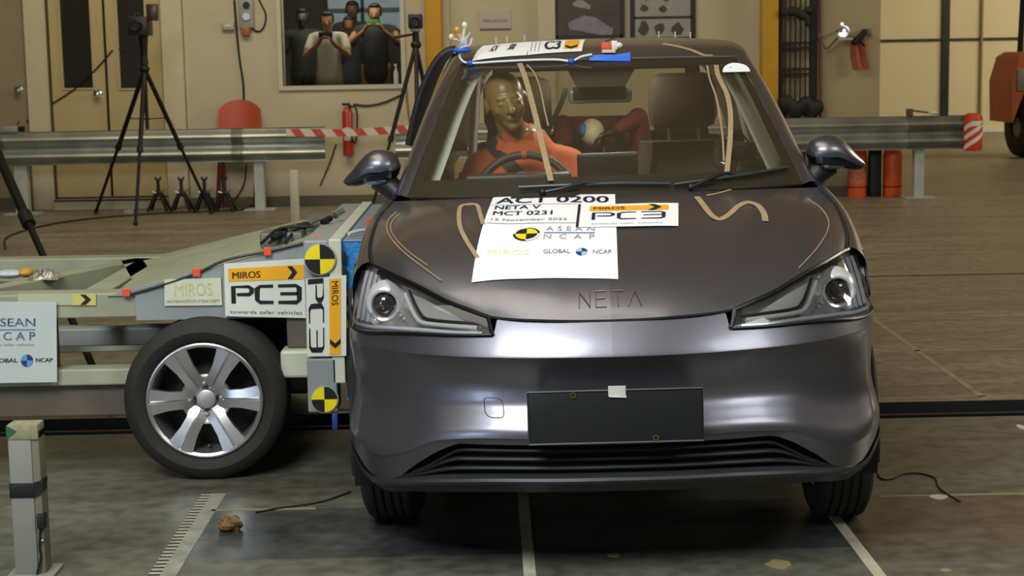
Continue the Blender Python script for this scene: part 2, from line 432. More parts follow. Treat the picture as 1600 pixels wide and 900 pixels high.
# window opening
wx0, wx1, wz0 = PY(440, 60, YW).x, PY(626, 60, YW).x, PY(540, 133, YW).z
wz1 = 3.0
XP = vx(1375)
wallbox('wall_back', vx(288), wx0, 0, 5.6, M_wall, YW)
wallbox('wall_back', wx0, wx1, 0, wz0, M_wall)
wallbox('wall_back', wx0, wx1, wz1, 5.6, M_wall)
wallbox('wall_back', wx1, vx(690), 0, 5.6, M_wall)
wallbox('wall_back', vx(690), vx(1190), 0, 5.6, M_wall3)
wallbox('wall_back', vx(1190), XP, 0, 5.6, M_wall2)
MB().box((XP-.25, YW+.25, 0), (XP, 32.3, 5.6)).build('wall_side', M_wall2, kind='structure', smooth=False)
MB().box((XP-.25, 32.4, 0), (22, 32.6, 5.6)).build('wall_far', mat('far_panel_wall', '#cabfa0', 0.8, var=0.05, vscale=.6), kind='structure', smooth=False)
MB().box((-14.2, -8, 0), (-14, 18.2, 5.6)).build('wall_left', M_wall3, kind='structure', smooth=False)
MB().box((22, -8, 0), (22.2, 32.6, 5.6)).build('wall_right', M_wall3, kind='structure', smooth=False)
MB().box((-14.2, -8, 6.0), (22.2, 32.6, 6.2)).build('ceiling', mat('dark_ceiling', '#cba973', 0.9), kind='structure', smooth=False)
wallbox('wall_back', xa, vx(288), 2.9, 5.6, M_wall)
# pilasters and doors, left
dz = PY(165, 307, YW).z
def pil(px0, px1, name='trim_3', m=M_frame, d=.05, z0=0, z1=5.0):
    return MB().box((vx(px0), YW-d, z0), (vx(px1), YW+.2, z1), .006).build(name, m, kind='structure', smooth=False)
wallbox('wall_back', xa, vx(-60), 0, 2.9, M_wall)
pil(42, 78, 'trim_3'); pil(255, 287, 'trim_4')
wallbox('wall_back', vx(287), vx(289), 0, 2.9, M_wall)
pil(841, 868, 'trim_5', M_wall, .06); pil(690, 704, 'trim_6', M_wall, .06)
pil(1166, 1192, 'trim_7', M_wall, .04)
MB().box((vx(78), YW-.16, 0), (vx(255), YW+.2, dz-.02), .01).build('floor', M_wall3, kind='structure', smooth=False)
def door(n, px0, px1, m, gl=None, knob=None):
    x0, x1 = vx(px0), vx(px1)
    d = MB(); zt = 2.9
    if gl:
        g0, g1 = vx(gl[0]), vx(gl[1]); gz = PY(gl[0], gl[2], YW).z; gt = 2.5
        d.box((x0+.01, YW, dz), (g0, YW+.05, zt)); d.box((g1, YW, dz), (x1-.01, YW+.05, zt))
        d.box((g0, YW, dz), (g1, YW+.05, gz)); d.box((g0, YW, gt), (g1, YW+.05, zt))
    else: d.box((x0+.01, YW, dz), (x1-.01, YW+.05, zt))
    o = d.build('door_%d' % n, m, kind='structure', smooth=False)
    if gl:
        MB().box((g0, YW+.02, gz), (g1, YW+.03, gt)).build('glass_pane', M_dglass, o, smooth=False)
        fr = MB()
        for a, b in (((g0-.02, gz-.02), (g1+.02, gz)), ((g0-.02, gz), (g0, gt)), ((g1, gz), (g1+.02, gt))):
            fr.box((a[0], YW-.012, a[1]), (b[0], YW+.0, b[1]))
        fr.build('glazing_bead', m, o, smooth=False)
    if knob:
        k = PY(knob[0], knob[1], YW)
        b = MB().lathe([(0, -.085), (.03, -.08), (.042, -.06), (.035, -.035), (.015, -.02), (.015, -.005), (.045, 0), (.045, .001)], (k.x, YW, k.z), (0, 1, 0), 20)
        b.build('door_knob', M_chrome, o)
door(1, -60, 42, M_brown_door, None, (30, 140))
door(2, 78, 165, M_door, (98, 144, 138), (153, 147))
door(3, 166, 255, M_door, (187, 229, 138), None)
MB().box((vx(164.5), YW-.01, dz), (vx(166.5), YW+.06, 2.9)).build('trim_8', M_dark, kind='structure', smooth=False)
MB().box((vx(77), YW-.06, 0), (vx(79), YW+.06, 2.9)).build('trim_9', mat('joint_brown', '#4b3d24', .8), kind='structure', smooth=False)
# dark plinth line under the doors
MB().box((vx(79), YW-.17, dz-.035), (vx(255), YW-.155, dz-.02)).build('trim_10', M_dark, kind='structure', smooth=False)
MB().box((vx(290), YW-.012, 0), (XP, YW, .10)).build('baseboard_back', mat('grey_skirting', '#6b6350', .8), kind='structure', smooth=False)

# ---- observation window
wf = MB(); t = .045
wf.box((wx0-t, YW-.03, wz0-t), (wx1+t, YW+.05, wz0)); wf.box((wx0-t, YW-.03, wz0), (wx0, YW+.05, wz1)); wf.box((wx1, YW-.03, wz0), (wx1+t, YW+.05, wz1))
wn = wf.build('window_1', mat('white_window_frame', '#b9b49c', .5), kind='structure', smooth=False)
MB().box((wx0, YW+.05, wz0), (wx1, YW+.056, wz1)).build('window_pane', glass('tinted_pane', (.62, .64, .62), 0.8), wn, smooth=False)
# control room behind
cr_ = MB(); bx0, bx1, by1 = wx0-.9, wx1+.9, YW+2.6
cr_.add([(bx0, YW+.25, .55), (bx1, YW+.25, .55), (bx1, by1, .55), (bx0, by1, .55), (bx0, YW+.25, 3.6), (bx1, YW+.25, 3.6), (bx1, by1, 3.6), (bx0, by1, 3.6)],
        [(0, 1, 2, 3), (7, 6, 5, 4), (3, 2, 6, 7), (0, 3, 7, 4), (2, 1, 5, 6)])
cr_.build('wall_control_room', mat('control_room_wall', '#3a3730', .9), kind='structure', smooth=False)
pw = PY(512, 0, by1-.05); pw2 = PY(622, 46, by1-.05)
dw = MB().box((pw.x, by1-.06, pw2.z), (pw2.x+.1, by1-.02, 3.3)).build('window_2', mat('daylight_window', '#93a8b4', .5, emit=0.33), kind='structure', smooth=False)
MB().box((PY(563, 0, by1-.1).x, by1-.1, pw2.z), (PY(568, 0, by1-.1).x, by1-.06, 3.3)).build('window_mullion', M_dark, dw, smooth=False)
MB().box((pw.x, by1-.1, PY(600, 18, by1-.1).z), (pw2.x+.1, by1-.06, PY(600, 12, by1-.1).z)).build('window_mullion', mat('grey_bar', '#4d5659', .6), dw, smooth=False)
area('control_room_fill', ((wx0+wx1)/2, YW+.35, 2.8), ((wx0+wx1)/2, YW+1.3, 1.7), 1.6, .4, 60.0, (1.0, .9, .75))  # added unseen light that brightens the onlookers

# ---- right part: sliding panels of the far wall
for i, px in enumerate((1478, 1534, 1600, 1700)):
    y = 32.35; x = PY(px, 100, y).x; wd_ = .12 if i == 0 else .02
    MB().box((x-wd_/2-.02, y-.02, 0), (x+wd_/2, y+.05, 5.4)).build('trim_%d' % (11+i), M_dark if i == 0 else mat('panel_joint', '#857850', .8), kind='structure', smooth=False)
z = PY(1450, 62, 32.3).z
MB().box((XP, 32.34, z-.018), (20, 32.4, z+.018)).build('trim_15', M_dark, kind='structure', smooth=False)
MB().box((XP, 32.3, 0), (20, 32.4, .06)).build('baseboard_far', M_white, kind='structure', smooth=False)
# yellow posts
def post(px0, px1, y, label):
    x0, x1 = PY(px0, 50, y).x, PY(px1, 50, y).x
    t = thing('yellow_post', ((x0+x1)/2, y, 0), label, 'post')
    MB().box((x0, y, .012), (x1, y+(x1-x0), 5.9), .02).build('column', M_yellow, t)
    MB().box((x0-.06, y-.06, 0), (x1+.06, y+(x1-x0)+.06, .012)).build('base_plate', M_yellow, t, smooth=False)
post(664, 690, 17.66, 'yellow painted steel post behind the camera tripod beside the window')
post(1191, 1217, 17.66, 'yellow painted steel post right of the car roof')

# ---- guardrails
def wbeam(x0, x1, y, z0, z1, name_lab, roundend=True):
    H = z1-z0; prof = []
    for k in range(25):
        a = k/24; prof.append((-.075*(0.5-0.5*cos(2*pi*a*2))-.0, z0+H*a))
    prof[0] = (-.012, z0); prof[-1] = (-.012, z1)
    mb = MB(); xs = lsp(x0, x1, 24)
    for sgn, off in ((1, 0), (-1, .004)):
        mb.grid(lambda u, v: (u, y+prof[int(v)][0]+off, prof[int(v)][1]), xs, list(range(25)), flip=(sgn < 0))
    return mb
def guardrail(x0, x1, label, posts, endcap=None, splice=None):
    y = 17.35; z0, z1 = .510, .859
    t = thing('guardrail', ((x0+x1)/2, y, 0), label, 'guardrail')
    wbeam(x0, x1, y, z0, z1, '').build('rail_beam', M_galv, t)
    # splice sheet sections
    for sx0, sx1 in (splice or []):
        wbeam(sx0, sx1, y-.006, z0, z1, '').build('splice_panel', mat('darker_galvanised', (0.24, 0.25, 0.22), 0.5, 0.8, var=.2), t)
    for sx0, sx1 in (splice or []):
        for x in (sx0+.03, sx1-.03):
            for zz in (.57, .80): MB().lathe([(0, -.012), (.012, -.01), (.014, 0)], (x, y-.02, zz), (0, 1, 0), 8).build('bolt', M_steel, t)
    for px, w in posts:
        p = MB(); x = px
        p.box((x-w/2, y+.02, .01), (x+w/2, y+.03, .82)); p.box((x-w/2, y+.03, .01), (x-w/2+.008, y+.13, .84)); p.box((x+w/2-.008, y+.03, .01), (x+w/2, y+.13, .84))
        p.build('support_post', M_galv2, t, smooth=False)
        MB().box((x-w/2-.11, y-.06, 0), (x+w/2+.11, y+.2, .01)).build('base_plate', M_galv2, t, smooth=False)
        MB().box((x-w/2+.01, y, .6), (x+w/2-.01, y+.02, .8)).build('spacer_block', M_dark, t, smooth=False)
    if endcap:
        a = endcap
        c = MB()
        c.tube([(a+.04, y-.04, z0-.02), (a+.04, y-.04, z0+.0), (a+.04, y-.04, z1-.05), (a+.04, y-.04, z1), (a+.04, y-.04, z1+.02)], [.092, .10, .10, .09, .05], 20)
        c.build('end_cap', mat('end_red', '#c23a22', .5), t)
        w = MB()
        for k in range(3):
            zc = z0-.02+k*.10
            pts = []
            for q in range(9):
                an = radians(-90-75+150*q/8)
                r = .1015
                pts.append((a+.04+cos(an)*r, y-.04+sin(an)*r, min(zc+q*.022, z1-.11)))
            n = len(pts)
            w.add([Vector(p) for p in pts]+[Vector(p)+Vector((0, 0, .05)) for p in pts], [(i, i+1, n+i+1, n+i) for i in range(n-1)])
        w.build('warning_stripe', mat('end_white', '#d8cfc0', .5), t)
    return t
gx = lambda px: PY(px, 220, 17.35).x
guardrail(gx(-160), gx(508), 'galvanised guardrail running behind the tripod on the left', [(gx(28), .13), (gx(402), .10)], None, [(gx(362), gx(380)), (gx(0)-.3, gx(6))])
guardrail(gx(618), gx(1508), 'galvanised guardrail behind the car with a striped red end', [(gx(1438), .10), (gx(700), .1), (gx(1050), .1)], gx(1512), [(gx(1418), gx(1508))])
# ================================================================ the car
CAR_YAW, CAR_LEAN = radians(-3.4), radians(-1.1)
CAR_O = Vector((.347, 4.5, 0))
RLEAN = Matrix.Rotation(CAR_LEAN, 3, 'Y'); RYAW = Matrix.Rotation(CAR_YAW, 3, 'Z')
car = thing('car', CAR_O, 'grey hatchback car with white test stickers on its hood', 'car')
car.rotation_euler = (0, 0, CAR_YAW)
def LEAN(v):
    v = Vector(v)                              # body leans slightly on its springs, cabin racked by the impact
    v.z -= v.x*.012*sst(v.z, 1.05, 1.48)
    return RLEAN @ v
def crush(v):
    """driver's side pushed in by the barrier face"""
    v = Vector(v)
    if v.x < -.35:
        k = sst(v.y, 1.27, 1.40)*(1-sst(v.y, 3.0, 3.25))*(1-sst(v.z, .80, 1.12))*sst(-v.x, .35, .7)
        v.x += .17*k*(1+.12*sin(v.y*17)+.1*sin(v.z*23+v.y*6))
    return v
BODY = lambda v: LEAN(crush(v))
def cb(mb, name, m, parent=car, label=None, smooth=True, fn=BODY, kind=None):
    return mb.build(name, m, parent, smooth, label, None, None, kind, xf=fn)
def carw(v): return RYAW @ LEAN(v) + CAR_O     # body coords -> world
def CPX(px, py, Yc):
    Mi = (RYAW @ RLEAN).inverted(); o = Mi @ (CC-CAR_O); d = Mi @ ray(px, py)
    return o + d*((Yc-o.y)/d.y)

def paint_mat():
    m = bpy.data.materials.new('grey_metallic_paint'); m.use_nodes = True; nt = m.node_tree; b = nt.nodes['Principled BSDF']
    b.inputs['Base Color'].default_value = (.15, .148, .168, 1); b.inputs['Metallic'].default_value = .85
    b.inputs['Roughness'].default_value = .36; b.inputs['Coat Weight'].default_value = .55; b.inputs['Coat Roughness'].default_value = .14
    tc = nt.nodes.new('ShaderNodeTexCoord'); n = nt.nodes.new('ShaderNodeTexNoise'); n.inputs['Scale'].default_value = 900
    nt.links.new(tc.outputs['Object'], n.inputs['Vector']); r = nt.nodes.new('ShaderNodeValToRGB')
    r.color_ramp.elements[0].color = (.138, .134, .152, 1); r.color_ramp.elements[1].color = (.182, .178, .200, 1)
    nt.links.new(n.outputs['Fac'], r.inputs['Fac']); nt.links.new(r.outputs[0], b.inputs['Base Color'])
    return m
M_paint = paint_mat()
M_gap = mat('shut_line_black', '#060606', .8)
M_trim = mat('black_trim', '#1b1b1a', .4)
M_lip = mat('grey_bumper_plastic', '#2b2d2c', .42)
M_matte = mat('underbody_black', '#050505', .9)
M_tyre = mat('tyre_rubber', '#25221c', .75, var=.15, vscale=20)
M_alloy = mat('silver_alloy', (.62, .62, .60), .32, .9)
M_alloy_dk = mat('dark_alloy', (.18, .18, .17), .45, .8)

# ---------------- bumper
Wz = ip([.2, .35, .5, .7, .9], [.785, .806, .810, .806, .795])
DDz = ip([.2, .55, .68, .9], [.47, .50, .60, .62]); NN = 2.15; DD = .50
def plan(x, z):
    u = min(abs(x)/Wz(z), 1.0); return DDz(z)*(1-max(0, 1-u**NN)**(1/NN))
z0f = ip([0, .18, .325, .337, .45, .55, .65, .73, .775, .82], [.758, .762, .766, .726, .722, .720, .713, .702, .695, .69])
z2f = ip([0, .35, .5, .62, .70, .78, .82], [.435, .437, .425, .378, .360, .388, .410])
z3f = ip([0, .44, .50, .58, .665, .70, .74, .78, .82], [.418, .416, .395, .345, .285, .277, .285, .322, .365])
f1 = ip([0, .08, .25, .42, .58, .78, .93, 1], [0, .014, .034, .045, .040, .014, -.006, -.008])
def bump_pt(s, q):
    th = min(s, 1)*pi/2; u = sin(th)**(2/NN); plf = 1-max(cos(th), 0)**(2/NN)
    xa = u*.82; a0, a2, a3 = z0f(xa), z2f(xa), z3f(xa)
    if q < 1: z = a0+(.665-a0)*q; off = .058*(max(z-.665, 0)/.095)**1.15
    elif q < 2:
        t = q-1; z = .665+(a2-.665)*t; k = 1+.35*sst(xa, .3, .7)
        off = f1(t)*k - .008*sst(xa, .5, .7)*sst(t, .7, 1)
    else:
        t = q-2; z = a2+(a3-a2)*t
        off = -.006 - .008*sst(xa, .5, .7) + (.012+.028*sst(xa, .5, .72))*t**.8
    x = Wz(z)*u; y = DDz(z)*plf+off+max(s-1, 0)
    # crescent-shaped corner recess
    if .745 < xa and s <= 1 and .38 < z < .64:
        c = .805-.035*((z-.51)/.13)**2*0
        k = sst(xa, .770, .786)*(1-((z-.51)/.13)**2)
        if k > 0: x -= .016*k; y += .012*k
    return Vector((x, y, z))
ss = [0]+[.04*i for i in range(1, 10)]
ss = sorted(set(lsp(0, .24, 10)+lsp(.24, .262, 6)+lsp(.262, .8, 26)+lsp(.8, 1, 16)+lsp(1, 1.2, 8)))
qs = lsp(0, .9, 7)+[.96, .99, 1.0, 1.01, 1.03]+lsp(1.08, 1.95, 22)+[1.98, 1.995, 2.0, 2.02]+lsp(2.1, 3, 9)
def archcut(c, R=.345, yc=.80, zc=.30): return not (abs(c.x) > .55 and (c.y-yc)**2+(c.z-zc)**2 < R*R)
b = MB().grid(bump_pt, ss, qs, keep=archcut)
b.mirror(); bumper = cb(b, 'front_bumper', M_paint)
BUMP = BVHTree.FromPolygons([tuple(v) for v in b.v], b.f)
def fy(x, z):
    h = BUMP.ray_cast(Vector((x, -1, z)), Vector((0, 1, 0)))
    return h[0].y if h[0] is not None else plan(x, z)
# return flange above the grille
zg = lambda x: z3f(abs(x))
b = MB().grid(lambda x, q: Vector((x, fy(x, zg(x)+.002)+q*.06, zg(x)+.0015-.01*q)), lsp(-.66, .66, 60), [0, .5, 1]); cb(b, 'bumper_flange', M_trim)

# grille: opening between the paint and the lip
zlip = ip([0, .3, .5, .66, .74], [.325, .322, .310, .286, .272])
gr = MB().grid(lambda x, q: Vector((x, plan(x, .35)+.085+.02, z3f(abs(x))+.03+(zlip(abs(x))-.05-z3f(abs(x)))*q)), lsp(-.70, .70, 50), lsp(0, 1, 4))
grille = cb(gr, 'grille', M_matte)
for k in range(3):
    q = .22+.27*k
    sl = MB(); xm = [.585, .615, .64][k]
    def sp(x, a, q=q, xm=xm):
        w = sst(abs(x), xm-.16, xm)
        zt, zb = z3f(min(abs(x), .6)), zlip(abs(x))
        z = zt+(zb-zt)*(q+ (1-q)*.55*w)
        r = .0075; return Vector((x, plan(x, .35)+.035+sin(a)*r*2, z+cos(a)*r))
    sl.grid(sp, lsp(-xm, xm, 44), lsp(0, 2*pi, 8)); cb(sl, 'slat', mat('grille_slat', '#121414', .55), grille)
# lip / lower spoiler
zbot = ip([0, .25, .45, .60, .68, .73, .77, .80, .83], [.272, .270, .262, .248, .236, .256, .302, .335, .36])
def lip_pt(s, q):
    th = s*pi/2; u = sin(th)**(2/NN); xa = u*.815
    zt = zlip(xa) if xa < .66 else zlip(.66)+(z3f(xa)-zlip(.66))*min((xa-.66)/.05, 1); zb = zbot(xa); w = 1-sst(xa, .60, .72)
    pts = [(.07*w, .012*w), (.012*w, .006*w), (-.012*w, -.002), (-.016*w, -.010), (-.010*w, -.020), (.0, -.5), (.035, -1.0)]
    i = int(min(q, 5.999)); t = q-i
    o = pts[i][0]*(1-t)+pts[i+1][0]*t; dz0, dz1 = pts[i][1], pts[i+1][1]
    zz = lambda d: zt+d if d > -.3 else zt+(zb-zt)*(-d)
    z = zz(dz0)*(1-t)+zz(dz1)*t
    pl = DD*(1-cos(th)**(2/NN))
    base = .018 + .012*(1-w)
    return Vector(((.815)*u, pl+base+o, z))
b = MB().grid(lip_pt, lsp(0, 1, 60), lsp(0, 6, 18), keep=lambda c: archcut(c, .36)); b.mirror(); cb(b, 'front_lip', M_lip)
# underbody tray behind the lip
MBu = MB().box((-.60, .25, .255), (.60, 3.9, .31)); cb(MBu, 'underbody', M_matte)

# ---------------- headlights
hb = curve([(.334, 0, .7255), (.45, 0, .7215), (.55, 0, .7195), (.65, 0, .7125), (.73, 0, .7015), (.785, 0, .702), (.803, 0, .735)])
ht = curve([(.346, 0, .770), (.40, 0, .785), (.47, 0, .805), (.56, 0, .838), (.62, 0, .856), (.69, 0, .872), (.722, 0, .876), (.765, 0, .876), (.795, 0, .862)])
ytop = ip([.34, .40, .47, .56, .62, .69, .722, .765, .80], [.112, .150, .205, .30, .37, .48, .545, .62, .68])
def HLp(t, v, off=0.0):
    a = hb(t); c = ht(t)
    x = a.x+(c.x-a.x)*v; z = a.z+(c.z-a.z)*v
    ya = fy(min(a.x, .80), a.z-.006)-.004; ya = min(ya, .62) if a.x < .79 else .60; yc = ytop(c.x)
    y = ya+(yc-ya)*v**1.15
    bul = .010*sin(pi*v)*(1-abs(2*t-1)**3)
    # outward normal approx
    n = Vector((.25+.75*sst(t, .3, 1), -1+.35*sst(t, .5, 1), .45)).normalized()
    return Vector((x, y, z)) + n*(bul-off)
HT = lsp(0, 1, 36); HV = lsp(0, 1, 12)
M_lens = glass('headlight_lens', (.93, .93, .93), 1.0)
M_hchrome = mat('lamp_chrome', (.80, .81, .83), .20, .45)
M_hhous = mat('lamp_housing_silver', (.36, .35, .33), .25, .45)
M_hdark = mat('lamp_bezel_brown', (.10, .085, .07), .16, .9)
M_drl = mat('drl_white', '#b9beb4', .3)
def patch_mb(fn, rng_t, rng_v): return MB().grid(fn, rng_t, rng_v)
def side(mb, sg):
    if sg < 0:
        mb.v = [Vector((-v.x, v.y, v.z)) for v in mb.v]; mb.f = [f[::-1] for f in mb.f]
    return mb
def HLinv(x, z):
    """t,v giving front-view position x,z"""
    t, v = .5, .5
    for _ in range(30):
        p = HLp(t, v, 0); e = Vector((x-p.x, 0, z-p.z))
        dt = (HLp(t+.01, v)-p)/.01; dv = (HLp(t, v+.01)-p)/.01
        det = dt.x*dv.z-dt.z*dv.x
        if abs(det) < 1e-6: break
        t += .7*(e.x*dv.z-e.z*dv.x)/det; v += .7*(dt.x*e.z-dt.z*e.x)/det
        t = min(max(t, 0), .99); v = min(max(v, 0), .99)
    return t, v
def HLxz(x, z, off): return HLp(*HLinv(x, z), off)
for sg in (-1, 1):
    hl = thing('headlight', (0, 0, 0), None, None); hl.parent = car
    # housing bowl
    def bowl(t, v):
        e = min(min(t, 1-t)*9, 1)*min(min(v, 1-v)*4, 1)
        return HLp(t, v, .003+.050*e)
    cb(side(patch_mb(bowl, HT, HV), sg), 'lamp_housing', M_hhous, hl, fn=LEAN)
    cb(side(patch_mb(lambda t, v: HLp(t, v, 0), HT, HV), sg), 'lens', M_lens, hl, fn=LEAN)
    # black gasket outline with width
    g = MB()
    edge = [HLp(t, 0.0) for t in lsp(0, 1, 30)]+[HLp(1, v) for v in lsp(0, 1, 8)][1:]
    g.tube(edge, .0045, 6)
    top = [HLp(t, 1.0) for t in lsp(1, 0, 34)]
    g.tube(top, .0065, 6); g.tube([HLp(0, v) for v in lsp(0, 1, 5)], .006, 6)
    cb(side(g, sg), 'gasket', mat('gasket_black', '#0a0a0b', .35), hl, fn=LEAN)
    # inner black band at the upper edge and the inner tip
    cb(side(patch_mb(lambda t, v: HLp(t, .89+.11*v, .004), lsp(0, .80, 26), lsp(0, 1, 3)), sg), 'upper_bezel', M_black, hl, fn=LEAN)
    cb(side(patch_mb(lambda t, v: HLp(.055*t, v, .004), lsp(0, 1, 3), lsp(0, 1, 6)), sg), 'inner_bezel', M_black, hl, fn=LEAN)
    # lower chrome sill running to the outer corner
    c = MB()
    c.tube([HLp(t, .10, .012) for t in lsp(.06, .93, 30)]+[HLp(.955, v, .014) for v in lsp(.16, .8, 8)], .0065, 8)
    cb(side(c, sg), 'chrome_sill', M_hchrome, hl, fn=LEAN)
    # daytime running light, bent strip
    d = MB()
    pts = cr([HLxz(.607, .820, .014), HLxz(.585, .79, .012), HLxz(.565, .765, .011), HLxz(.545, .752, .011), HLxz(.50, .749, .010), HLxz(.44, .747, .009), HLxz(.378, .744, .008)], 5)
    d.tube(pts, .0065, 8); cb(side(d, sg), 'running_light', M_drl, hl, fn=LEAN)
    d = MB(); pts2 = [p+Vector((-.012, .004, .010)) for p in pts]
    d.tube(pts2, .0045, 8); cb(side(d, sg), 'dark_bead', M_black, hl, fn=LEAN)
    d = MB(); tri = [(.585, .822), (.562, .785), (.545, .768), (.50, .764), (.415, .760), (.47, .784), (.53, .806)]
    P3 = [HLxz(x, z, .014) for x, z in tri]; cen = sum(P3, Vector())/len(P3)
    d.add([cen]+P3, [(0, 1+i, 1+(i+1) % len(P3)) for i in range(len(P3))])
    cb(side(d, sg), 'reflector_panel', mat('reflector_grey', (.42, .43, .42), .3, .5), hl, fn=LEAN)
    # projector lamp with its chrome ring
    pc = HLxz(.684, .787, .024); ax = Vector((.12, -1, .05)).normalized()
    r = MB(); r.lathe([(.036, .05), (.037, .0), (.040, -.010), (.046, -.013), (.053, -.006), (.062, .02), (.072, .05)], pc, -ax*-1 if False else ax*-1, 32)
    cb(side(r, sg), 'projector_ring', M_hchrome, hl, fn=LEAN)
    r = MB(); r.ball(pc+Vector((0, .020, 0)), (.037, .030, .037), 24, 16); cb(side(r, sg), 'projector_lens', mat('projector_glass', (.03, .025, .02), .05, .0, spec=.9), hl, fn=LEAN)
    for dx in (-.035, .03):
        r = MB()
        r.tube([pc+Vector((dx*.7, .012, -.045)), pc+Vector((dx*1.3, .0, -.060))], [.012, .016], 10)
        cb(side(r, sg), 'reflector_cup', M_hchrome, hl, fn=LEAN)
    r = MB()
    for k in range(5):
        t0 = .80+.035*k; r.tube([HLp(t0, v, .026-.003*k) for v in lsp(.16, .88, 8)], .009, 6)
    cb(side(r, sg), 'outer_reflector', M_hchrome, hl, fn=LEAN)
    r = MB()
    for k in range(3): r.ball(HLxz(.635-.012*k, .775-.008*k, .025), .005, 8, 6)
    cb(side(r, sg), 'led_dots', M_drl, hl, fn=LEAN)

# ---------------- hood
hfront = curve([(0, .058, .761), (.10, .060, .762), (.18, .066, .765), (.27, .085, .768), (.345, .115, .774), (.40, .152, .789), (.47, .207, .809), (.56, .302, .842), (.62, .372, .860), (.69, .482, .876), (.722, .55, .881)])
hside = curve([(.722, .55, .881), (.742, .66, .908), (.750, .78, .937), (.752, .95, .975), (.742, 1.08, .998), (.728, 1.22, 1.018)])
hrear = curve([(0, .98, 1.036), (.2, .99, 1.036), (.4, 1.03, 1.033), (.6, 1.12, 1.026), (.728, 1.22, 1.018)])
hcen = curve([(0, .058, .761), (0, .09, .793), (0, .16, .838), (0, .30, .893), (0, .50, .945), (0, .75, .992), (0, .98, 1.036)])
def hood_pt(u, v):
    C00, C10, C01, C11 = hfront(0), hfront(1), hrear(0), hrear(1)
    p = hfront(u)*(1-v)+hrear(u)*v + hcen(v)*(1-u)+hside(v)*u - (C00*(1-u)*(1-v)+C10*u*(1-v)+C01*(1-u)*v+C11*u*v)
    e = sin(pi*v)**.7 if 0 < v < 1 else 0
    xc = .33+.31*v
    p.z += e*(.006*(1-sst(p.x, xc-.03, xc+.02)) + .016*(1-u*u)*u*2.2*0 + .012*sst(p.x, .5*xc, xc)*(1-sst(u, .75, 1)))
    p.z += .020*e*u*(1-u)*2
    return p
hv = [0, .004, .012, .03, .05, .08, .12, .16, .2, .25]+lsp(.3, 1, 24)
b = MB().grid(hood_pt, lsp(0, 1, 44), hv); b.mirror(); hood = cb(b, 'hood', M_paint, fn=LEAN)
HOOD = BVHTree.FromPolygons([tuple(v) for v in b.v], b.f)
def hz(x, y):
    h = HOOD.ray_cast(Vector((x, y, 3)), Vector((0, 0, -1)))
    return h[0].z if h[0] is not None else 1.0
# rolled edge and shut line
P_ = [hfront(t)+Vector((0, -.002, -.004)) for t in lsp(0, .5, 26)]
sh = MB(); sh.tube([Vector((-p.x, p.y, p.z)) for p in P_[::-1]]+P_[1:], .0028, 6); cb(sh, 'shut_line', M_gap, hood, fn=LEAN)
for sg in (-1, 1):
    sh = MB(); sh.tube([hside(t)+Vector((.004, 0, -.001)) for t in lsp(0, 1, 26)], .0042, 6); cb(side(sh, sg), 'shut_line', M_gap, hood, fn=LEAN)
# badge letters
def badge(dy):
    return lambda u, v, h: Vector((u, 0, 0))
def hood_front_map(u, v, h):
    # u: lateral m, v: height up the nose (y from .11 to .17)
    y = .088+v; z = hz(u, y); return Vector((u, y-.0, z))+Vector((0, -.6, .8))*h
L = {'N': [[(0, 0), (0, 1), (1, 0), (1, 1)]], 'E': [[(1, 1), (0, 1), (0, 0), (1, 0)], [(0, .5), (.9, .5)]],
     'T': [[(-.05, 1), (1.05, 1)], [(.5, 1), (.5, 0)]], 'A': [[(-.1, 0), (.5, 1.05), (1.1, 0)]]}
for i, ch in enumerate('NETA'):
    bb = MB()
    for st in L[ch]:
        x0 = -.088+i*.047
        pp = []
        for a, c in zip(st, st[1:]):
            for k in range(5): pp.append((a[0]+(c[0]-a[0])*k/4, a[1]+(c[1]-a[1])*k/4))
        for a, c in zip(st, st[1:]):
            q = [hood_front_map(x0+(a[0]+(c[0]-a[0])*k/4)*.030, .052*(a[1]+(c[1]-a[1])*k/4), .002) for k in range(5)]
            bb.tube(q, .0015, 6)
    cb(bb, 'badge_letter', mat('badge_gold', (.20, .175, .14), .4, .9), hood, label='gold-grey badge letter '+ch, fn=LEAN)

# ---------------- fenders and sides
xe = ip([.545, .66, .78, .95, 1.08, 1.22, 1.5, 2.5, 3.4, 3.95], [.728, .748, .757, .759, .750, .736, .738, .738, .70, .62])
ze = ip([.545, .66, .78, .95, 1.08, 1.22, 1.5, 2.5, 3.4, 3.95], [.879, .906, .935, .973, .996, 1.016, 1.03, 1.05, 1.07, 1.05])
xm = ip([.52, .62, .8, 1.2, 3.2, 3.7, 4.0], [.800, .806, .814, .818, .818, .79, .74])
def side_pt(y, q):
    X, Z, Mx = xe(y), ze(y), xm(y)
    P = [(X+.004, Z-.001), (X+(Mx-X)*.45, Z-.012), (X+(Mx-X)*.78, Z-.045), (Mx-.006, Z-.11), (Mx+.002, .66), (Mx+.002, .46), (Mx-.015, .32), (Mx-.06, .235)]
    i = min(int(q), 6); t = q-i
    a, b_, c, d = P[max(i-1, 0)], P[i], P[i+1], P[min(i+2, 7)]
    f = lambda k: 0.5*((2*b_[k])+(c[k]-a[k])*t+(2*a[k]-5*b_[k]+4*c[k]-d[k])*t*t+(3*b_[k]-a[k]-3*c[k]+d[k])*t**3)
    return Vector((f(0), y, f(1)))
def side_keep(y0, y1):
    def k(c):
        if (c.y-.80)**2+(c.z-.30)**2 < .352**2 or (c.y-3.22)**2+(c.z-.30)**2 < .352**2: return False
        if c.y < .61 and c.y < .56+(.885-c.z)*.4: return False
        return True
    return k
panels = [('front_fender', .55, 1.30, 34), ('front_door', 1.305, 2.28, 30), ('rear_door', 2.285, 3.05, 24), ('rear_quarter_panel', 3.055, 3.98, 34)]
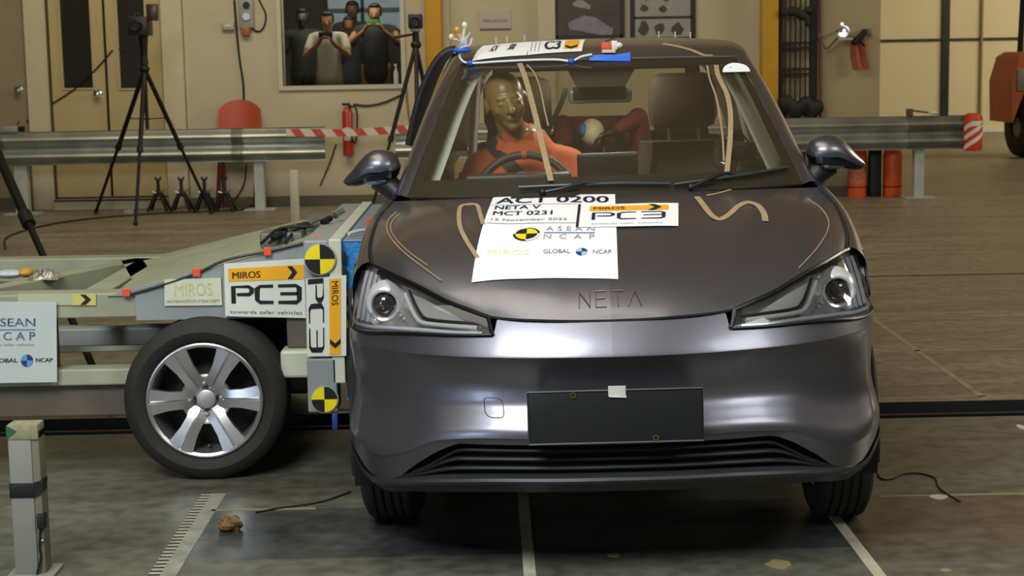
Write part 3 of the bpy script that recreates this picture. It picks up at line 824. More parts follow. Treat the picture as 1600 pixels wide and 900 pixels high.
for nm, ya, yb, n in panels:
    for sg in (-1, 1):
        b = MB().grid(side_pt, lsp(ya, yb, n), lsp(0, 7, 42), keep=side_keep(ya, yb), flip=True)
        o = cb(side(b, sg), nm, M_paint)
        if 'door' in nm:
            h = MB(); hy = yb-.22; p = side_pt(hy, 3.3)
            h.tube([p+Vector((.0, 0, 0)), p+Vector((.03, .03, 0)), p+Vector((.03, .17, 0)), p+Vector((0, .2, 0))], .010, 8)
            cb(side(h, sg), 'door_handle', M_paint, o)
        if nm in ('front_fender', 'rear_quarter_panel'):
            yc = .80 if nm == 'front_fender' else 3.22
            h = MB(); h.tube([Vector((.796, yc+cos(a)*.352, .30+sin(a)*.352)) for a in lsp(radians(-10), radians(190), 30)], .012, 8)
            cb(side(h, sg), 'wheel_arch_trim', M_trim, o)
for sg in (-1, 1):
    for yc in (.80, 3.22):
        b = MB(); b.grid(lambda x, a: Vector((x, yc+cos(a)*.365, .30+sin(a)*.365)), [.50, .798], lsp(radians(-15), radians(195), 24))
        b.add([(.50, yc+cos(a)*.365, .30+sin(a)*.365) for a in lsp(radians(-15), radians(195), 24)], [tuple(range(25))])
        cb(side(b, sg), 'wheel_well', M_matte)

# ---------------- greenhouse
Ic = curve([(.685, 1.235, 1.030), (.640, 1.45, 1.170), (.590, 1.70, 1.330), (.548, 1.88, 1.438), (.532, 1.965, 1.478), (.530, 2.10, 1.520), (.535, 2.35, 1.545), (.535, 2.8, 1.55), (.52, 3.3, 1.53), (.50, 3.72, 1.45)])
Oc = curve([(.745, 1.33, 1.022), (.715, 1.52, 1.125), (.680, 1.75, 1.255), (.645, 1.94, 1.362), (.620, 2.06, 1.425), (.612, 2.20, 1.462), (.615, 2.45, 1.482), (.612, 2.85, 1.485), (.59, 3.3, 1.465), (.555, 3.78, 1.37)])
def rib(t, v):
    p = Ic(t)*(1-v)+Oc(t)*v; p += Vector((.6, -.35, .6)).normalized()*(.016*sin(pi*v)); return p
for sg in (-1, 1):
    cb(side(MB().grid(rib, lsp(0, 1, 50), lsp(0, 1, 8)), sg), 'roof_pillar', M_paint, fn=LEAN)
TI = next(t for t in lsp(0, 1, 400) if Ic(t).y >= 1.965)
def wsrow(y0, z0, xr, yr, zr, u):
    return Vector((xr*u, y0+(yr-y0)*u**2, z0+(zr-z0)*u**2.2))
def ws_pt(u, v, off=0.0):
    e = Ic(TI*v)
    yb, zb = .99+(1.80-.99)*v, 1.036+(1.482-1.036)*v
    zb += .022*sin(pi*v); zr = e.z
    p = Vector((e.x*u, yb+(e.y-yb)*abs(u)**2.2, zb+(zr-zb)*abs(u)**2.2))
    n = Vector((0, -.5, .87)); return p+n*off
M_wsg = glass('windshield_glass', (.86, .86, .82), 1.0)
_nt = M_wsg.node_tree; _o = [n for n in _nt.nodes if n.type == 'OUTPUT_MATERIAL'][0]; _prev = _o.inputs[0].links[0].from_socket
_df = _nt.nodes.new('ShaderNodeBsdfDiffuse'); _df.inputs[0].default_value = (.50, .40, .26, 1)      # brown reflection haze of the glass, mixed in as diffuse colour
_mx = _nt.nodes.new('ShaderNodeMixShader'); _mx.inputs[0].default_value = .045
_nt.links.new(_prev, _mx.inputs[1]); _nt.links.new(_df.outputs[0], _mx.inputs[2]); _nt.links.new(_mx.outputs[0], _o.inputs[0])
windshield = cb(MB().grid(ws_pt, lsp(-1, 1, 40), lsp(0, 1, 24)), 'windshield', M_wsg, fn=LEAN)
fr = MB()
fr.grid(lambda u, v: ws_pt(u, v, -.004), lsp(-1, 1, 40), lsp(0, .115, 4))
fr.grid(lambda u, v: ws_pt(u, v, -.004), lsp(-1, 1, 40), lsp(.93, 1, 3))
fr.grid(lambda u, v: ws_pt(u, v, -.004), lsp(.945, 1, 3), lsp(.1, .95, 16)); fr.grid(lambda u, v: ws_pt(u, v, -.004), lsp(-1, -.945, 3), lsp(.1, .95, 16))
cb(fr, 'black_border', mat('glass_frit', '#17130e', .5), windshield, fn=LEAN)
WS = BVHTree.FromPolygons([tuple(v) for v in MB().grid(ws_pt, lsp(-1, 1, 40), lsp(0, 1, 24)).v], MB().grid(ws_pt, lsp(-1, 1, 40), lsp(0, 1, 24)).f)
# roof
rz = ip([1.80, 1.88, 2.0, 2.2, 2.5, 2.9, 3.3, 3.72], [1.482, 1.506, 1.532, 1.557, 1.570, 1.568, 1.55, 1.475])
def roof_pt(u, v, off=0):
    t = TI+(1-TI)*v; e = Ic(t); yb = 1.80+(3.76-1.80)*v; w = abs(u)**2.2
    y = yb+(e.y-yb)*w; z = rz(yb)+(e.z-rz(yb))*abs(u)**3
    return Vector((e.x*u, y, z+off))
rv = [0, .01, .02, .04, .07]+lsp(.1, 1, 26)
rb = MB().grid(roof_pt, lsp(-1, 1, 40), rv); roof = cb(rb, 'roof', M_paint, fn=LEAN)
ROOF = BVHTree.FromPolygons([tuple(v) for v in rb.v], rb.f)
cb(MB().grid(lambda u, v: roof_pt(u*.98, .02+v*.96, -.03), lsp(-1, 1, 20), lsp(0, 1, 12)), 'headliner', mat('headliner_cloth', '#4a4435', .9), fn=LEAN)
def roofz(x, y):
    h = ROOF.ray_cast(Vector((x, y, 3)), Vector((0, 0, -1))); return h[0].z if h[0] is not None else 1.5
seal = MB(); seal.tube([ws_pt(u, 1.0, .001) for u in lsp(-1, 1, 40)], .005, 6); cb(seal, 'header_seal', mat('seal_grey', '#565049', .5), fn=LEAN)
# side windows, b pillars
def sw(y0, y1):
    def f(y, v):
        ts = lsp(0, 1, 80); t = min(ts, key=lambda k: abs(Oc(k).y-y)); o = Oc(t); X, Z = xe(y)+.0, ze(y)
        zt = o.z if y > 1.34 else Z; return Vector((X*(1-v)+(o.x-.005)*v+.012*sin(pi*v), y, Z*(1-v)+zt*v))
    return f
M_sglass = glass('side_glass', (.80, .82, .76), 1.0)
for sg in (-1, 1):
    cb(side(MB().grid(sw(0, 0), lsp(1.36, 2.24, 16), lsp(0, 1, 6)), sg), 'front_side_window', M_sglass)
    cb(side(MB().grid(sw(0, 0), lsp(2.34, 3.25, 16), lsp(0, 1, 6)), sg), 'rear_side_window', M_sglass)
    cb(side(MB().grid(sw(0, 0), lsp(2.23, 2.35, 3), lsp(0, 1, 6)), sg), 'b_pillar_cover', M_trim)
    cb(side(MB().grid(sw(0, 0), lsp(3.24, 3.76, 8), lsp(0, 1, 6)), sg), 'rear_pillar', M_paint)
    w = MB(); w.tube([Vector((xe(y)+.006, y, ze(y)+.004)) for y in lsp(1.3, 3.3, 20)], .008, 6); cb(side(w, sg), 'belt_trim', M_trim)
# rear hatch and glass
def rear_pt(u, v):
    P = [(.50, 3.74, 1.462), (.555, 3.93, 1.10), (.66, 4.02, 1.02), (.72, 4.05, .85), (.74, 4.07, .6), (.72, 4.05, .38), (.66, 3.98, .25)]
    i = min(int(v), 5); t = v-i; a, c = P[i], P[i+1]
    x, y, z = [a[k]*(1-t)+c[k]*t for k in range(3)]
    return Vector((x*u, y-.10*abs(u)**3, z))
cb(MB().grid(rear_pt, lsp(-1, 1, 30), lsp(1, 6, 25), flip=True), 'tailgate', M_paint)
cb(MB().grid(rear_pt, lsp(-.86, .86, 20), lsp(.08, .95, 8), flip=True), 'rear_window', glass('rear_glass', (.72, .72, .64), 1.0), fn=LEAN)
rf = MB()
rf.grid(rear_pt, lsp(-1, -.86, 3), lsp(0, 1, 5)); rf.grid(rear_pt, lsp(.86, 1, 3), lsp(0, 1, 5)); rf.grid(rear_pt, lsp(-1, 1, 12), [0, .08]); rf.grid(rear_pt, lsp(-1, 1, 12), [.95, 1.0])
cb(rf, 'hatch_frame', M_trim, fn=LEAN)
for sg in (-1, 1):
    tl = MB().box((.45, 4.0, .86), (.72, 4.075, .94), .015); cb(side(tl, sg), 'tail_light', mat('tail_red', '#7a1512', .25))

# cowl, wipers
cw = MB().grid(lambda u, q: Vector((u*.70, .985+.24*abs(u)**2.3+q*.05, 1.030-.014*abs(u)**2-.012*q)), lsp(-1, 1, 30), [-.3, 0, 1, 2]); cb(cw, 'cowl', M_trim, fn=LEAN)
def wip(pts, arm):
    t = thing('wiper', (0, 0, 0), None, None); t.parent = car
    P = [ws_pt(u, v, .014) for u, v in pts]
    m_ = MB(); m_.tube(cr(P, 6), .0065, 8); cb(m_, 'wiper_blade', mat('wiper_grey', '#2e3331', .4), t, fn=LEAN)
    A = [ws_pt(u, v, .022 if 0 < i < len(arm)-1 else .016) for i, (u, v) in enumerate(arm)]
    m_ = MB(); m_.tube(cr(A, 6), .006, 8); m_.ball(A[0], .012, 10, 8); cb(m_, 'wiper_arm', M_black, t, fn=LEAN)
wip([(-.42, .035), (-.2, .040), (.05, .042), (.32, .028)], [(-.30, .0), (-.2, .012), (-.10, .040), (-.02, .044)])
wip([(.34, .022), (.5, .04), (.75, .065), (.95, .095)], [(.42, .0), (.5, .025), (.60, .062), (.66, .062)])

# mirrors
mirw = ip([0, .04, .15, .35, .6, .85, .97, 1], [0, .45, .85, 1, .86, .46, .16, 0])
for sg in (-1, 1):
    t = thing('side_mirror', (0, 0, 0), None, None); t.parent = car
    sec = []
    # shell: teardrop pointing outward
    c0 = Vector((.79, 1.50, 1.115))
    def shell(u, v):
        a = v*2*pi; xx = u
        w = (sin(pi*min(1, xx*1.0)**.75) if xx < 1 else 0)
        w = mirw(xx)
        hgt = .062*w; dep = .085*w
        zc = -.012+.0*xx - .050*sst(xx, .45, 1.0)
        y = -cos(a)*dep; z = sin(a)*hgt*(1.0 if sin(a) > 0 else .95)
        return c0+Vector((-.060+.215*xx, y*.9, z+zc+.02))
    mb_ = MB().grid(shell, lsp(0.001, .999, 22), lsp(-.045, .545, 20))
    m_ = MB().grid(shell, lsp(0.001, .999, 22), lsp(.545, .955, 14)); cb(side(m_, sg), 'mirror_underside', mat('blue_black_gloss', '#14161c', .15), t, fn=LEAN)
    cb(side(mb_, sg), 'mirror_shell', M_paint, t, fn=LEAN)
    m_ = MB(); m_.grid(lambda u, a: c0+Vector((-.03+.165*u, -.079*max(0, 1-(2*u-.8)**2*.62)**.5+(.0), -.012-.040*u+(.016*a)*(1-u))), lsp(0, 1, 14), [-1, 0, 1])
    cb(side(m_, sg), 'signal_strip', mat('blue_black_gloss', '#14161c', .15), t, fn=LEAN)
    m_ = MB(); m_.tube([c0+Vector((.03, .0, -.035)), c0+Vector((-.015, -.005, -.062)), c0+Vector((-.04, -.015, -.085)), c0+Vector((-.065, -.03, -.115))], [.040, .042, .038, .034], 14)
    cb(side(m_, sg), 'mirror_foot', M_black, t, fn=LEAN)
    m_ = MB(); m_.ball(c0+Vector((.03, -.045, -.04)), (.045, .02, .014), 14, 8); cb(side(m_, sg), 'lower_shell', mat('mirror_lower_silver', (.35, .37, .38), .3, .9), t, fn=LEAN)
    m_ = MB(); m_.lathe([(0, 0), (.055, 0)], c0+Vector((.03, .078, -.002)), (0, 1, 0), 20); cb(side(m_, sg), 'mirror_glass', M_chrome, t, fn=LEAN)
    # triangle trim at the mirror root
    m_ = MB(); m_.add([(.722, 1.33, 1.02), (.733, 1.52, 1.03), (.705, 1.55, 1.13)], [(0, 1, 2)]); cb(side(m_, sg), 'sail_trim', M_trim, t)

# number plate holder
plate = MB(); plate.box((-.239, -.030, .430), (.245, -.016, .579), .005)
pl = cb(plate, 'plate_holder', mat('plate_black', '#1e211f', .35), fn=LEAN)
e = MB(); rr = [(-.238, .431), (.244, .431), (.244, .578), (-.238, .578), (-.238, .431)]
e.tube([Vector((x, -.031, z)) for x, z in rr], .0028, 6); cb(e, 'plate_rim', mat('rim_grey', '#3f4341', .4), pl, fn=LEAN)
cb(MB().box((-.015, -.034, .562), (.033, -.0305, .590)).add([(-.013, -.036, .560), (.035, -.034, .557), (.031, -.031, .575), (-.012, -.031, .575)], [(0, 1, 2, 3)]), 'paper_tab', mat('paper_tab', '#cfcabb', .7, var=.1, vscale=40), pl, label='torn white paper tab taped to the plate top', fn=LEAN)
for x, z in ((-.112, .567), (.112, .442)):
    cb(MB().lathe([(.004, 0), (.009, 0), (.009, -.003), (.004, -.003)], (x, -.031, z), (0, 1, 0), 14), 'screw_hole', mat('brass_worn', '#5b4c1c', .5, .5), pl, fn=LEAN)
cb(MB().box((-.2, -.02, .45), (.2, fy(0, .5)+.01, .55)), 'plate_bracket', M_black, pl, fn=LEAN)
# tow-hook cover outline
tc_ = []
for a in lsp(0, 2*pi, 32):
    x = -.337+.027*(abs(cos(a))**.55)*(1 if cos(a) > 0 else -1)+.006*(-sin(a)); z = .518+.026*(abs(sin(a))**.55)*(1 if sin(a) > 0 else -1)
    tc_.append(Vector((x, fy(x, z)-.0003, z)))
cb(MB().tube(tc_, .0013, 5), 'tow_hook_cover', mat('dark_seam', '#2b2a2c', .6), bumper, fn=LEAN)

# ---------------- wheels
def tyre_mb(c, R, w, rim, ax=(1, 0, 0), n=64, groove=4):
    prof = []; hw = w/2
    pts = [(rim, -hw*.80), (rim+.012, -hw*.93), ((rim+R)/2, -hw*1.03), (R-.030, -hw*.98), (R-.008, -hw*.84)]
    xs = []
    for k in range(groove+1):
        a = -hw*.76+2*hw*.76*k/(groove+1); b_ = -hw*.76+2*hw*.76*(k+1)/(groove+1)
        pts += [(R-.001, a+.004), (R, (a+b_)/2), (R-.001, b_-.004)]
        if k < groove: pts += [(R-.009, b_-.003), (R-.009, b_+.003)]
    pts += [(R-.008, hw*.84), (R-.030, hw*.98), ((rim+R)/2, hw*1.03), (rim+.012, hw*.93), (rim, hw*.80)]
    return MB().lathe(pts, c, ax, n)
def wheel(parent, c, sg, R, w, rim, fn, outer=+1):
    """six-spoke alloy; c centre, sg side the face looks to (along axis a)"""
    pass
WR = .305
for sg in (-1, 1):
    for yc in (.80, 3.22):
        t = thing('wheel', (0, 0, 0), None, None); t.parent = car
        x = .716*sg
        ident = lambda v: v
        cb(tyre_mb((x, yc, WR), WR, .178, .205), 'tyre', M_tyre, t, fn=ident)
        r = MB().lathe([(.205, -.074), (.19, -.06), (.19, .06), (.205, .074), (.198, .078), (.185, .055)], (x, yc, WR), (1, 0, 0), 40); cb(r, 'rim', M_alloy, t, fn=ident)
        r = MB()
        for k in range(6):
            a = k*pi/3; d = Vector((0, cos(a), sin(a))); r.beam(Vector((x+sg*.055, yc, WR))+d*.02, Vector((x+sg*.065, yc, WR))+d*.195, .05, .018, up=(1, 0, 0))
        r.lathe([(0, .07*sg), (.05, .065*sg), (.06, .03*sg)], (x, yc, WR), (1, 0, 0), 24)
        cb(r, 'spokes', M_alloy, t, fn=ident)
ax_ = MB().tube([(-.66, .80, .30), (.66, .80, .30)], .025, 10); ax_.tube([(-.66, 3.22, .30), (.66, 3.22, .30)], .04, 10); cb(ax_, 'axle', M_matte)

# ---------------- interior
M_dash = mat('dashboard', '#1d1a14', .55)
M_seat = mat('seat_fabric', '#39321f', .8, var=.1)
M_ltrim = mat('pillar_trim', '#d3d8cc', .7)
db = MB().grid(lambda x, q: Vector((x, [1.12, 1.45, 1.66, 1.74, 1.76, 1.80][int(q)] , [1.02, 1.046, 1.052, 1.03, .93, .55][int(q)] - .02*(abs(x)/.65)**3)), lsp(-.66, .66, 24), list(range(6)))
dash = cb(db, 'dashboard', M_dash, fn=LEAN)
cb(MB().box((-.50, 1.52, 1.045), (-.115, 1.62, 1.078), .012), 'instrument_cluster', mat('cluster_grey', '#3d403a', .4), dash, fn=LEAN)
cb(MB().box((-.092, 1.66, .99), (.133, 1.685, 1.135), .008), 'infotainment_screen', mat('screen_black', '#1a1814', .25), dash, fn=LEAN)
cb(MB().box((-.092, 1.655, 1.122), (.133, 1.69, 1.137), .004), 'screen_top_edge', mat('screen_edge', '#4b4e47', .4), dash, fn=LEAN)
# steering wheel
st = thing('steering_wheel', (0, 0, 0), None, None); st.parent = car
sc_ = Vector((-.295, 1.78, .965)); ua = Vector((1, 0, 0)); va = Vector((0, .38, .925)).normalized(); na = ua.cross(va)
ring = [sc_+ua*cos(a)*.186+va*sin(a)*.178 for a in lsp(0, 2*pi, 40)]
cb(MB().tube(ring, .0155, 10), 'steering_rim', mat('steering_rim', '#3a3d39', .5), st, fn=LEAN)
cb(MB().ball(sc_, (.07, .03, .06), 16, 10), 'hub', M_black, st, fn=LEAN)
sp_ = MB(); [sp_.tube([sc_, sc_+ua*dx*.17+va*dz*.17], .014, 8) for dx, dz in ((1, 0), (-1, 0), (0, -1))]; cb(sp_, 'spokes', M_black, st, fn=LEAN)
cb(MB().tube([sc_, sc_-na*.25 if na.y > 0 else sc_+na*.25], .03, 8), 'column', M_black, st, fn=LEAN)
# orange tape marker on the rim
cb(MB().tube([sc_+ua*cos(a)*.186+va*sin(a)*.178 for a in (radians(87), radians(90), radians(93))], .0175, 10), 'tape_marker', mat('orange_tape', '#d0562a', .6), st, label='orange tape marker on the rim', fn=LEAN)
# mirror and camera pod
im = thing('interior_mirror', (0, 0, 0), None, None); im.parent = car
cb(MB().box((-.118, 1.80, 1.318), (.122, 1.83, 1.372), .014), 'mirror_housing', mat('mirror_grey', '#868a80', .3), im, fn=LEAN)  # grey lightened to paint the highlight along the lower edge
cb(MB().box((-.10, 1.795, 1.332), (.10, 1.802, 1.38), .002), 'mirror_back_cover', M_dash, im, fn=LEAN)
pod = MB(); pod.add([(-.13, 1.80, 1.468), (.15, 1.80, 1.468), (.095, 1.72, 1.38), (-.085, 1.72, 1.38), (-.13, 1.9, 1.468), (.15, 1.9, 1.468), (.07, 1.85, 1.36), (-.06, 1.85, 1.36)],
        [(0, 1, 2, 3), (3, 2, 6, 7), (7, 6, 5, 4), (4, 5, 1, 0), (1, 5, 6, 2), (4, 0, 3, 7)]); cb(pod, 'sensor_pod', M_dash, im, fn=LEAN, smooth=False)
# pillar trims (light)
for sg in (-1, 1):
    a = MB(); a.grid(lambda t, v: Ic(t*TI*.97+.012)*(1-v)+Oc(t*TI*.97+.012)*v + Vector((-.085+.020*v, .030, -.020)), lsp(.03, 1, 20), [0, .33, .66, 1]); cb(side(a, sg), 'pillar_trim', M_ltrim, fn=LEAN)
    if sg < 0: q_ = [CPX(740, 116, 2.25), CPX(752, 116, 2.25), CPX(744, 252, 2.25), CPX(730, 252, 2.25)]
    else: q_ = [CPX(1141, 120, 2.25), CPX(1150, 120, 2.25), CPX(1187, 238, 2.25), CPX(1168, 238, 2.25)]
    a = MB(); a.grid(lambda u, v: (q_[0]*(1-u)+q_[1]*u)*(1-v)+(q_[3]*(1-u)+q_[2]*u)*v+Vector((0, -.012*sin(pi*u), 0)), lsp(0, 1, 5), lsp(0, 1, 8)).grid(lambda u, v: (q_[0]*(1-u)+q_[1]*u)*(1-v)+(q_[3]*(1-u)+q_[2]*u)*v+Vector((0, .03, 0)), lsp(0, 1, 5), lsp(0, 1, 8), flip=True); cb(a, 'b_pillar_trim', M_ltrim, fn=LEAN)
# seats
def seat(cx, cy, w=.50, rear=False, lab=None):
    t = thing('seat', (0, 0, 0), None, None); t.parent = car
    c = MB().box((cx-w/2, cy-.45, .42), (cx+w/2, cy+.08, .58), .05); cb(c, 'seat_cushion', M_seat, t, fn=LEAN)
    bk = MB()
    for i in range(1):
        bk.grid(lambda u, v: Vector((cx+u*(w/2)*(1-.28*sst(v, .55, 1)), cy+.02+.18*v+(-.03 if abs(u) < .6 else -.07)*(1-abs(abs(u)-.8)) , .52+.62*v)), lsp(-1, 1, 14), lsp(0, 1, 10))
        bk.grid(lambda u, v: Vector((cx+u*(w/2)*(1-.28*sst(v, .55, 1)), cy+.12+.18*v, .52+.62*v)), lsp(-1, 1, 14), lsp(0, 1, 10), flip=True)
        bk.grid(lambda u, v: Vector((cx+u*(w/2)*.72, cy+.14+.16*v, 1.14-.00)), lsp(-1, 1, 8), [0, 1])
    cb(bk, 'backrest', M_seat, t, fn=LEAN)
    h = MB().box((cx-.14, cy+.16, 1.19), (cx+.14, cy+.28, 1.42), .05); cb(h, 'headrest', M_seat, t, fn=LEAN)
    p = MB()
    for dx in (-.06, .06): p.tube([(cx+dx, cy+.20, 1.10), (cx+dx, cy+.21, 1.24)], .007, 8)
    cb(p, 'headrest_post', M_steel, t, fn=LEAN)
    return t
seat(-.335, 2.16); seat(.345, 2.16)
rsb = thing('rear_bench', (0, 0, 0), None, None); rsb.parent = car
cb(MB().box((-.60, 2.7, .42), (.60, 3.2, .58), .05), 'seat_cushion', M_seat, rsb, fn=LEAN)
cb(MB().box((-.60, 3.18, .5), (.60, 3.34, 1.12), .05), 'backrest', M_seat, rsb, fn=LEAN)
for x in (-.38, .38): cb(MB().box((x-.12, 3.2, 1.12), (x+.12, 3.3, 1.27), .04), 'headrest', M_seat, rsb, fn=LEAN)
cb(MB().box((-.62, 3.36, .95), (.62, 3.85, .98), .01), 'parcel_shelf', M_seat, fn=LEAN)
cb(MB().box((-.70, 1.2, .28), (.70, 3.6, .33)), 'cabin_floor', M_matte, fn=LEAN)
cb(MB().box((-.72, .95, .3), (.72, 1.02, .98)), 'firewall', M_matte, fn=LEAN)
for sg in (-1, 1):
    cb(side(MB().grid(lambda y, z: Vector((xe(y)-.07, y, z)), lsp(1.35, 3.3, 20), [.33, .7, 1.0]), sg), 'door_card', M_seat)
# ================================================================ stickers on the car
def hitpx(tree, px, py, fn=None):
    """pixel -> body coords on a surface tree (for laying out a sheet's corners)"""
    Mi = (RYAW @ RLEAN).inverted(); o = Mi @ (CC-CAR_O)
    for k in (0, 1, -1, 2, -2, 3, -3, 4, -4, 6, -6, 8, 10, 12, 14):
        h = tree.ray_cast(o, (Mi @ ray(px, py+k)).normalized())
        if h[0] is not None: return h[0]
    return None
M_sheet = mat('white_sticker', '#f2f2f0', .45)
M_ink = mat('ink_navy', '#16163a', .5)
M_inkblk = mat('ink_black', '#111112', .5)
M_inkgrey = mat('ink_grey', '#8f9499', .6)
M_inkblue = mat('ink_blue', '#3c6fae', .5)
M_inklblue = mat('ink_light_blue', '#9cc0dd', .5)
M_inkyel = mat('ink_yellow', '#e8d21a', .5)
M_orange = mat('ink_orange', '#f0ab12', .5)
M_tape_or = mat('orange_dot_tape', '#e2542c', .6)
def surfmap(zf, c, lift=.0035, up=Vector((0, 0, 1))):
    """c: four (x,y) corners bl, br, tr, tl"""
    def mp(u, v, h):
        x = c[0][0]*(1-u)*(1-v)+c[1][0]*u*(1-v)+c[2][0]*u*v+c[3][0]*(1-u)*v
        y = c[0][1]*(1-u)*(1-v)+c[1][1]*u*(1-v)+c[2][1]*u*v+c[3][1]*(1-u)*v
        return Vector((x, y, zf(x, y)+lift+h))
    return mp
def hq(pts): return [(p.x, p.y) for p in (hitpx(HOOD, *q) for q in pts)]
c1 = hq([(737, 443), (966, 438), (961, 305), (771, 309)])
mp = surfmap(hz, c1)
s1 = MB(); art_rect(s1, mp, 0, 0, 1, 1, 0, 14, 18)
s1 = cb(s1, 'hood_sticker', M_sheet, hood, label='large white test sticker on the hood', fn=LEAN)
mk = lambda: MB()
t = mk(); art_text(t, mp, 'ACT 0200', .045, .855, .90, .105, .0016, bold=.004); cb(t, 'lettering', M_ink, hood, fn=LEAN)
t = mk(); art_text(t, mp, 'NETA V', .05, .755, .36, .06, .0016, bold=.002); art_text(t, mp, 'MCT 0231', .05, .66, .46, .062, .0016, bold=.002); cb(t, 'lettering', M_ink, hood, fn=LEAN)
t = mk(); art_text(t, mp, '15 November 2022', .05, .575, .58, .035, .0016); cb(t, 'lettering', mat('ink_teal', '#567f84', .5), hood, fn=LEAN)
t = mk(); art_rect(t, mp, .02, .535, .70, .541, .0014, 10, 1); art_rect(t, mp, .0, .826, .70, .831, .0014, 10, 1); cb(t, 'rule_line', M_inkgrey, hood, fn=LEAN)
tb, ty, tw = mk(), mk(), mk()
art_sector(tb, mp, .34, .40, 0, .10, 0, 2*pi, .0014, 1, .78, 28)
for k in (0, 2): art_sector(ty, mp, .34, .40, 0, .082, k*pi/2, k*pi/2+pi/2, .0022, 1, .78, 8)
for k in (1, 3): art_sector(tw, mp, .34, .40, .083, .101, k*pi/2, k*pi/2+pi/2, .0022, 1, .78, 8)
cb(tb, 'round_emblem', M_inkblk, hood, fn=LEAN); cb(ty, 'round_emblem', M_inkyel, hood, fn=LEAN); cb(tw, 'round_emblem', M_sheet, hood, fn=LEAN)
t = mk(); art_text(t, mp, 'A S E A N', .48, .43, .36, .055, .0016); art_text(t, mp, 'N  C  A  P', .47, .335, .37, .055, .0016); cb(t, 'lettering', M_inkgrey, hood, fn=LEAN)
t = mk(); art_rect(t, mp, .47, .402, .84, .412, .0015, 8, 1); cb(t, 'rule_line', M_inkblue, hood, fn=LEAN)
t = mk(); art_text(t, mp, 'MIROS', .08, .185, .30, .05, .0016); cb(t, 'lettering', mat('ink_pale_yellow', '#f2e9a2', .5), hood, fn=LEAN)
t = mk(); art_text(t, mp, 'GLOBAL', .48, .19, .19, .038, .0016); art_text(t, mp, 'NCAP', .83, .185, .13, .038, .0016); cb(t, 'lettering', mat('ink_slate', '#5b6b70', .5), hood, fn=LEAN)
tb, ty = mk(), mk(); target(tb, ty, mp, .75, .205, .042, .0016, 1, .85); cb(tb, 'round_emblem', mat('emblem_navy', '#1d3a66', .5), hood, fn=LEAN); cb(ty, 'round_emblem', M_inklblue, hood, fn=LEAN)
c2 = hq([(905, 358), (1060, 356), (1060, 320), (909, 322)])
mp2 = surfmap(hz, c2, .006)
s2 = MB(); art_rect(s2, mp2, 0, 0, 1, 1, 0, 10, 6); cb(s2, 'hood_sticker', M_sheet, hood, label='small white sticker with orange band on the hood', fn=LEAN)
t = mk(); art_rect(t, mp2, .09, .68, .90, .90, .0012, 10, 1); cb(t, 'orange_band', M_orange, hood, fn=LEAN)
t = mk(); art_text(t, mp2, 'MIROS', .13, .73, .32, .11, .0022, bold=.003); cb(t, 'lettering', mat('ink_brown', '#5a3c12', .5), hood, fn=LEAN)
def chevron(mb, mp, x0, y0, w, hh, h, vert=False):
    P = [(0, 0), (.5, 0), (1, .5), (.5, 1), (0, 1), (.5, .5)]
    if vert: P = [(a[1], 1-a[0]) for a in P]
    vs = [mp(x0+a*w, y0+b*hh, h) for a, b in P]
    mb.add(vs, [(0, 1, 2, 5), (5, 2, 3, 4)])
t = mk(); chevron(t, mp2, .69, .66, .14, .26, .0024); cb(t, 'chevron', M_inkblk, hood, fn=LEAN)
t = mk(); pc3_strokes(t, mp2, .12, .30, .75, .30, .0014, .035); cb(t, 'lettering', M_ink, hood, fn=LEAN)
t = mk(); art_text(t, mp2, 'towards safer vehicles', .12, .09, .72, .06, .0014); cb(t, 'lettering', M_inkgrey, hood, fn=LEAN)
t = mk(); art_rect(t, mp2, -.035, .0, -.01, 1.0, .0008, 1, 8); cb(t, 'divider', M_inkblk, hood, fn=LEAN)
# roof sheets
def rq(pts): return [(p.x, p.y) for p in (hitpx(ROOF, *q) or Vector((0, 2, 1.5)) for q in pts)]
ra = hitpx(ROOF, 740, 78); rb_ = hitpx(ROOF, 909, 78)
def roofquad(x0, x1, y0, y1, sk=.04):
    return [(x0, y0), (x1, y0), (x1+sk*0, y1), (x0+sk, y1)]
x0, x1 = ra.x+.01, rb_.x; y0 = 1.90
for i, (a, b_) in enumerate(((x0, x0+(x1-x0)*.50), (x0+(x1-x0)*.51, x1))):
    m3 = surfmap(roofz, [(a, y0+.05*(1-i)), (b_, y0), (b_+.015, y0+.34), (a+.03*(1-i), y0+.34)], .004)
    q = MB(); art_rect(q, m3, 0, 0, 1, 1, 0, 8, 8); cb(q, 'roof_sticker', M_sheet, roof, label=['plain printed white sheet on the roof', 'white sheet with orange block on the roof'][i], fn=LEAN)
    t = mk()
    if i == 0:
        for k in range(2):
            art_text(t, m3, ['AIN', '500'][k], .25+.35*k, .30, .12, .5, .0012, bold=.004)
        cb(t, 'lettering', M_ink, roof, fn=LEAN)
    else:
        art_rect(t, m3, .66, .15, .92, .85, .0012, 3, 4); cb(t, 'orange_band', M_orange, roof, fn=LEAN)
        t = mk(); chevron(t, m3, .68, .12, .22, .25, .0024, True); cb(t, 'chevron', M_inkblk, roof, fn=LEAN)
        t = mk(); art_text(t, m3, 'C3', .30, .16, .28, .66, .0012, bold=.012); cb(t, 'lettering', M_ink, roof, fn=LEAN)
        t = mk(); [art_rect(t, m3, .05+.07*k, .1, .065+.07*k, .9, .0012, 1, 4) for k in range(3)]; cb(t, 'fine_print', M_inkgrey, roof, fn=LEAN)
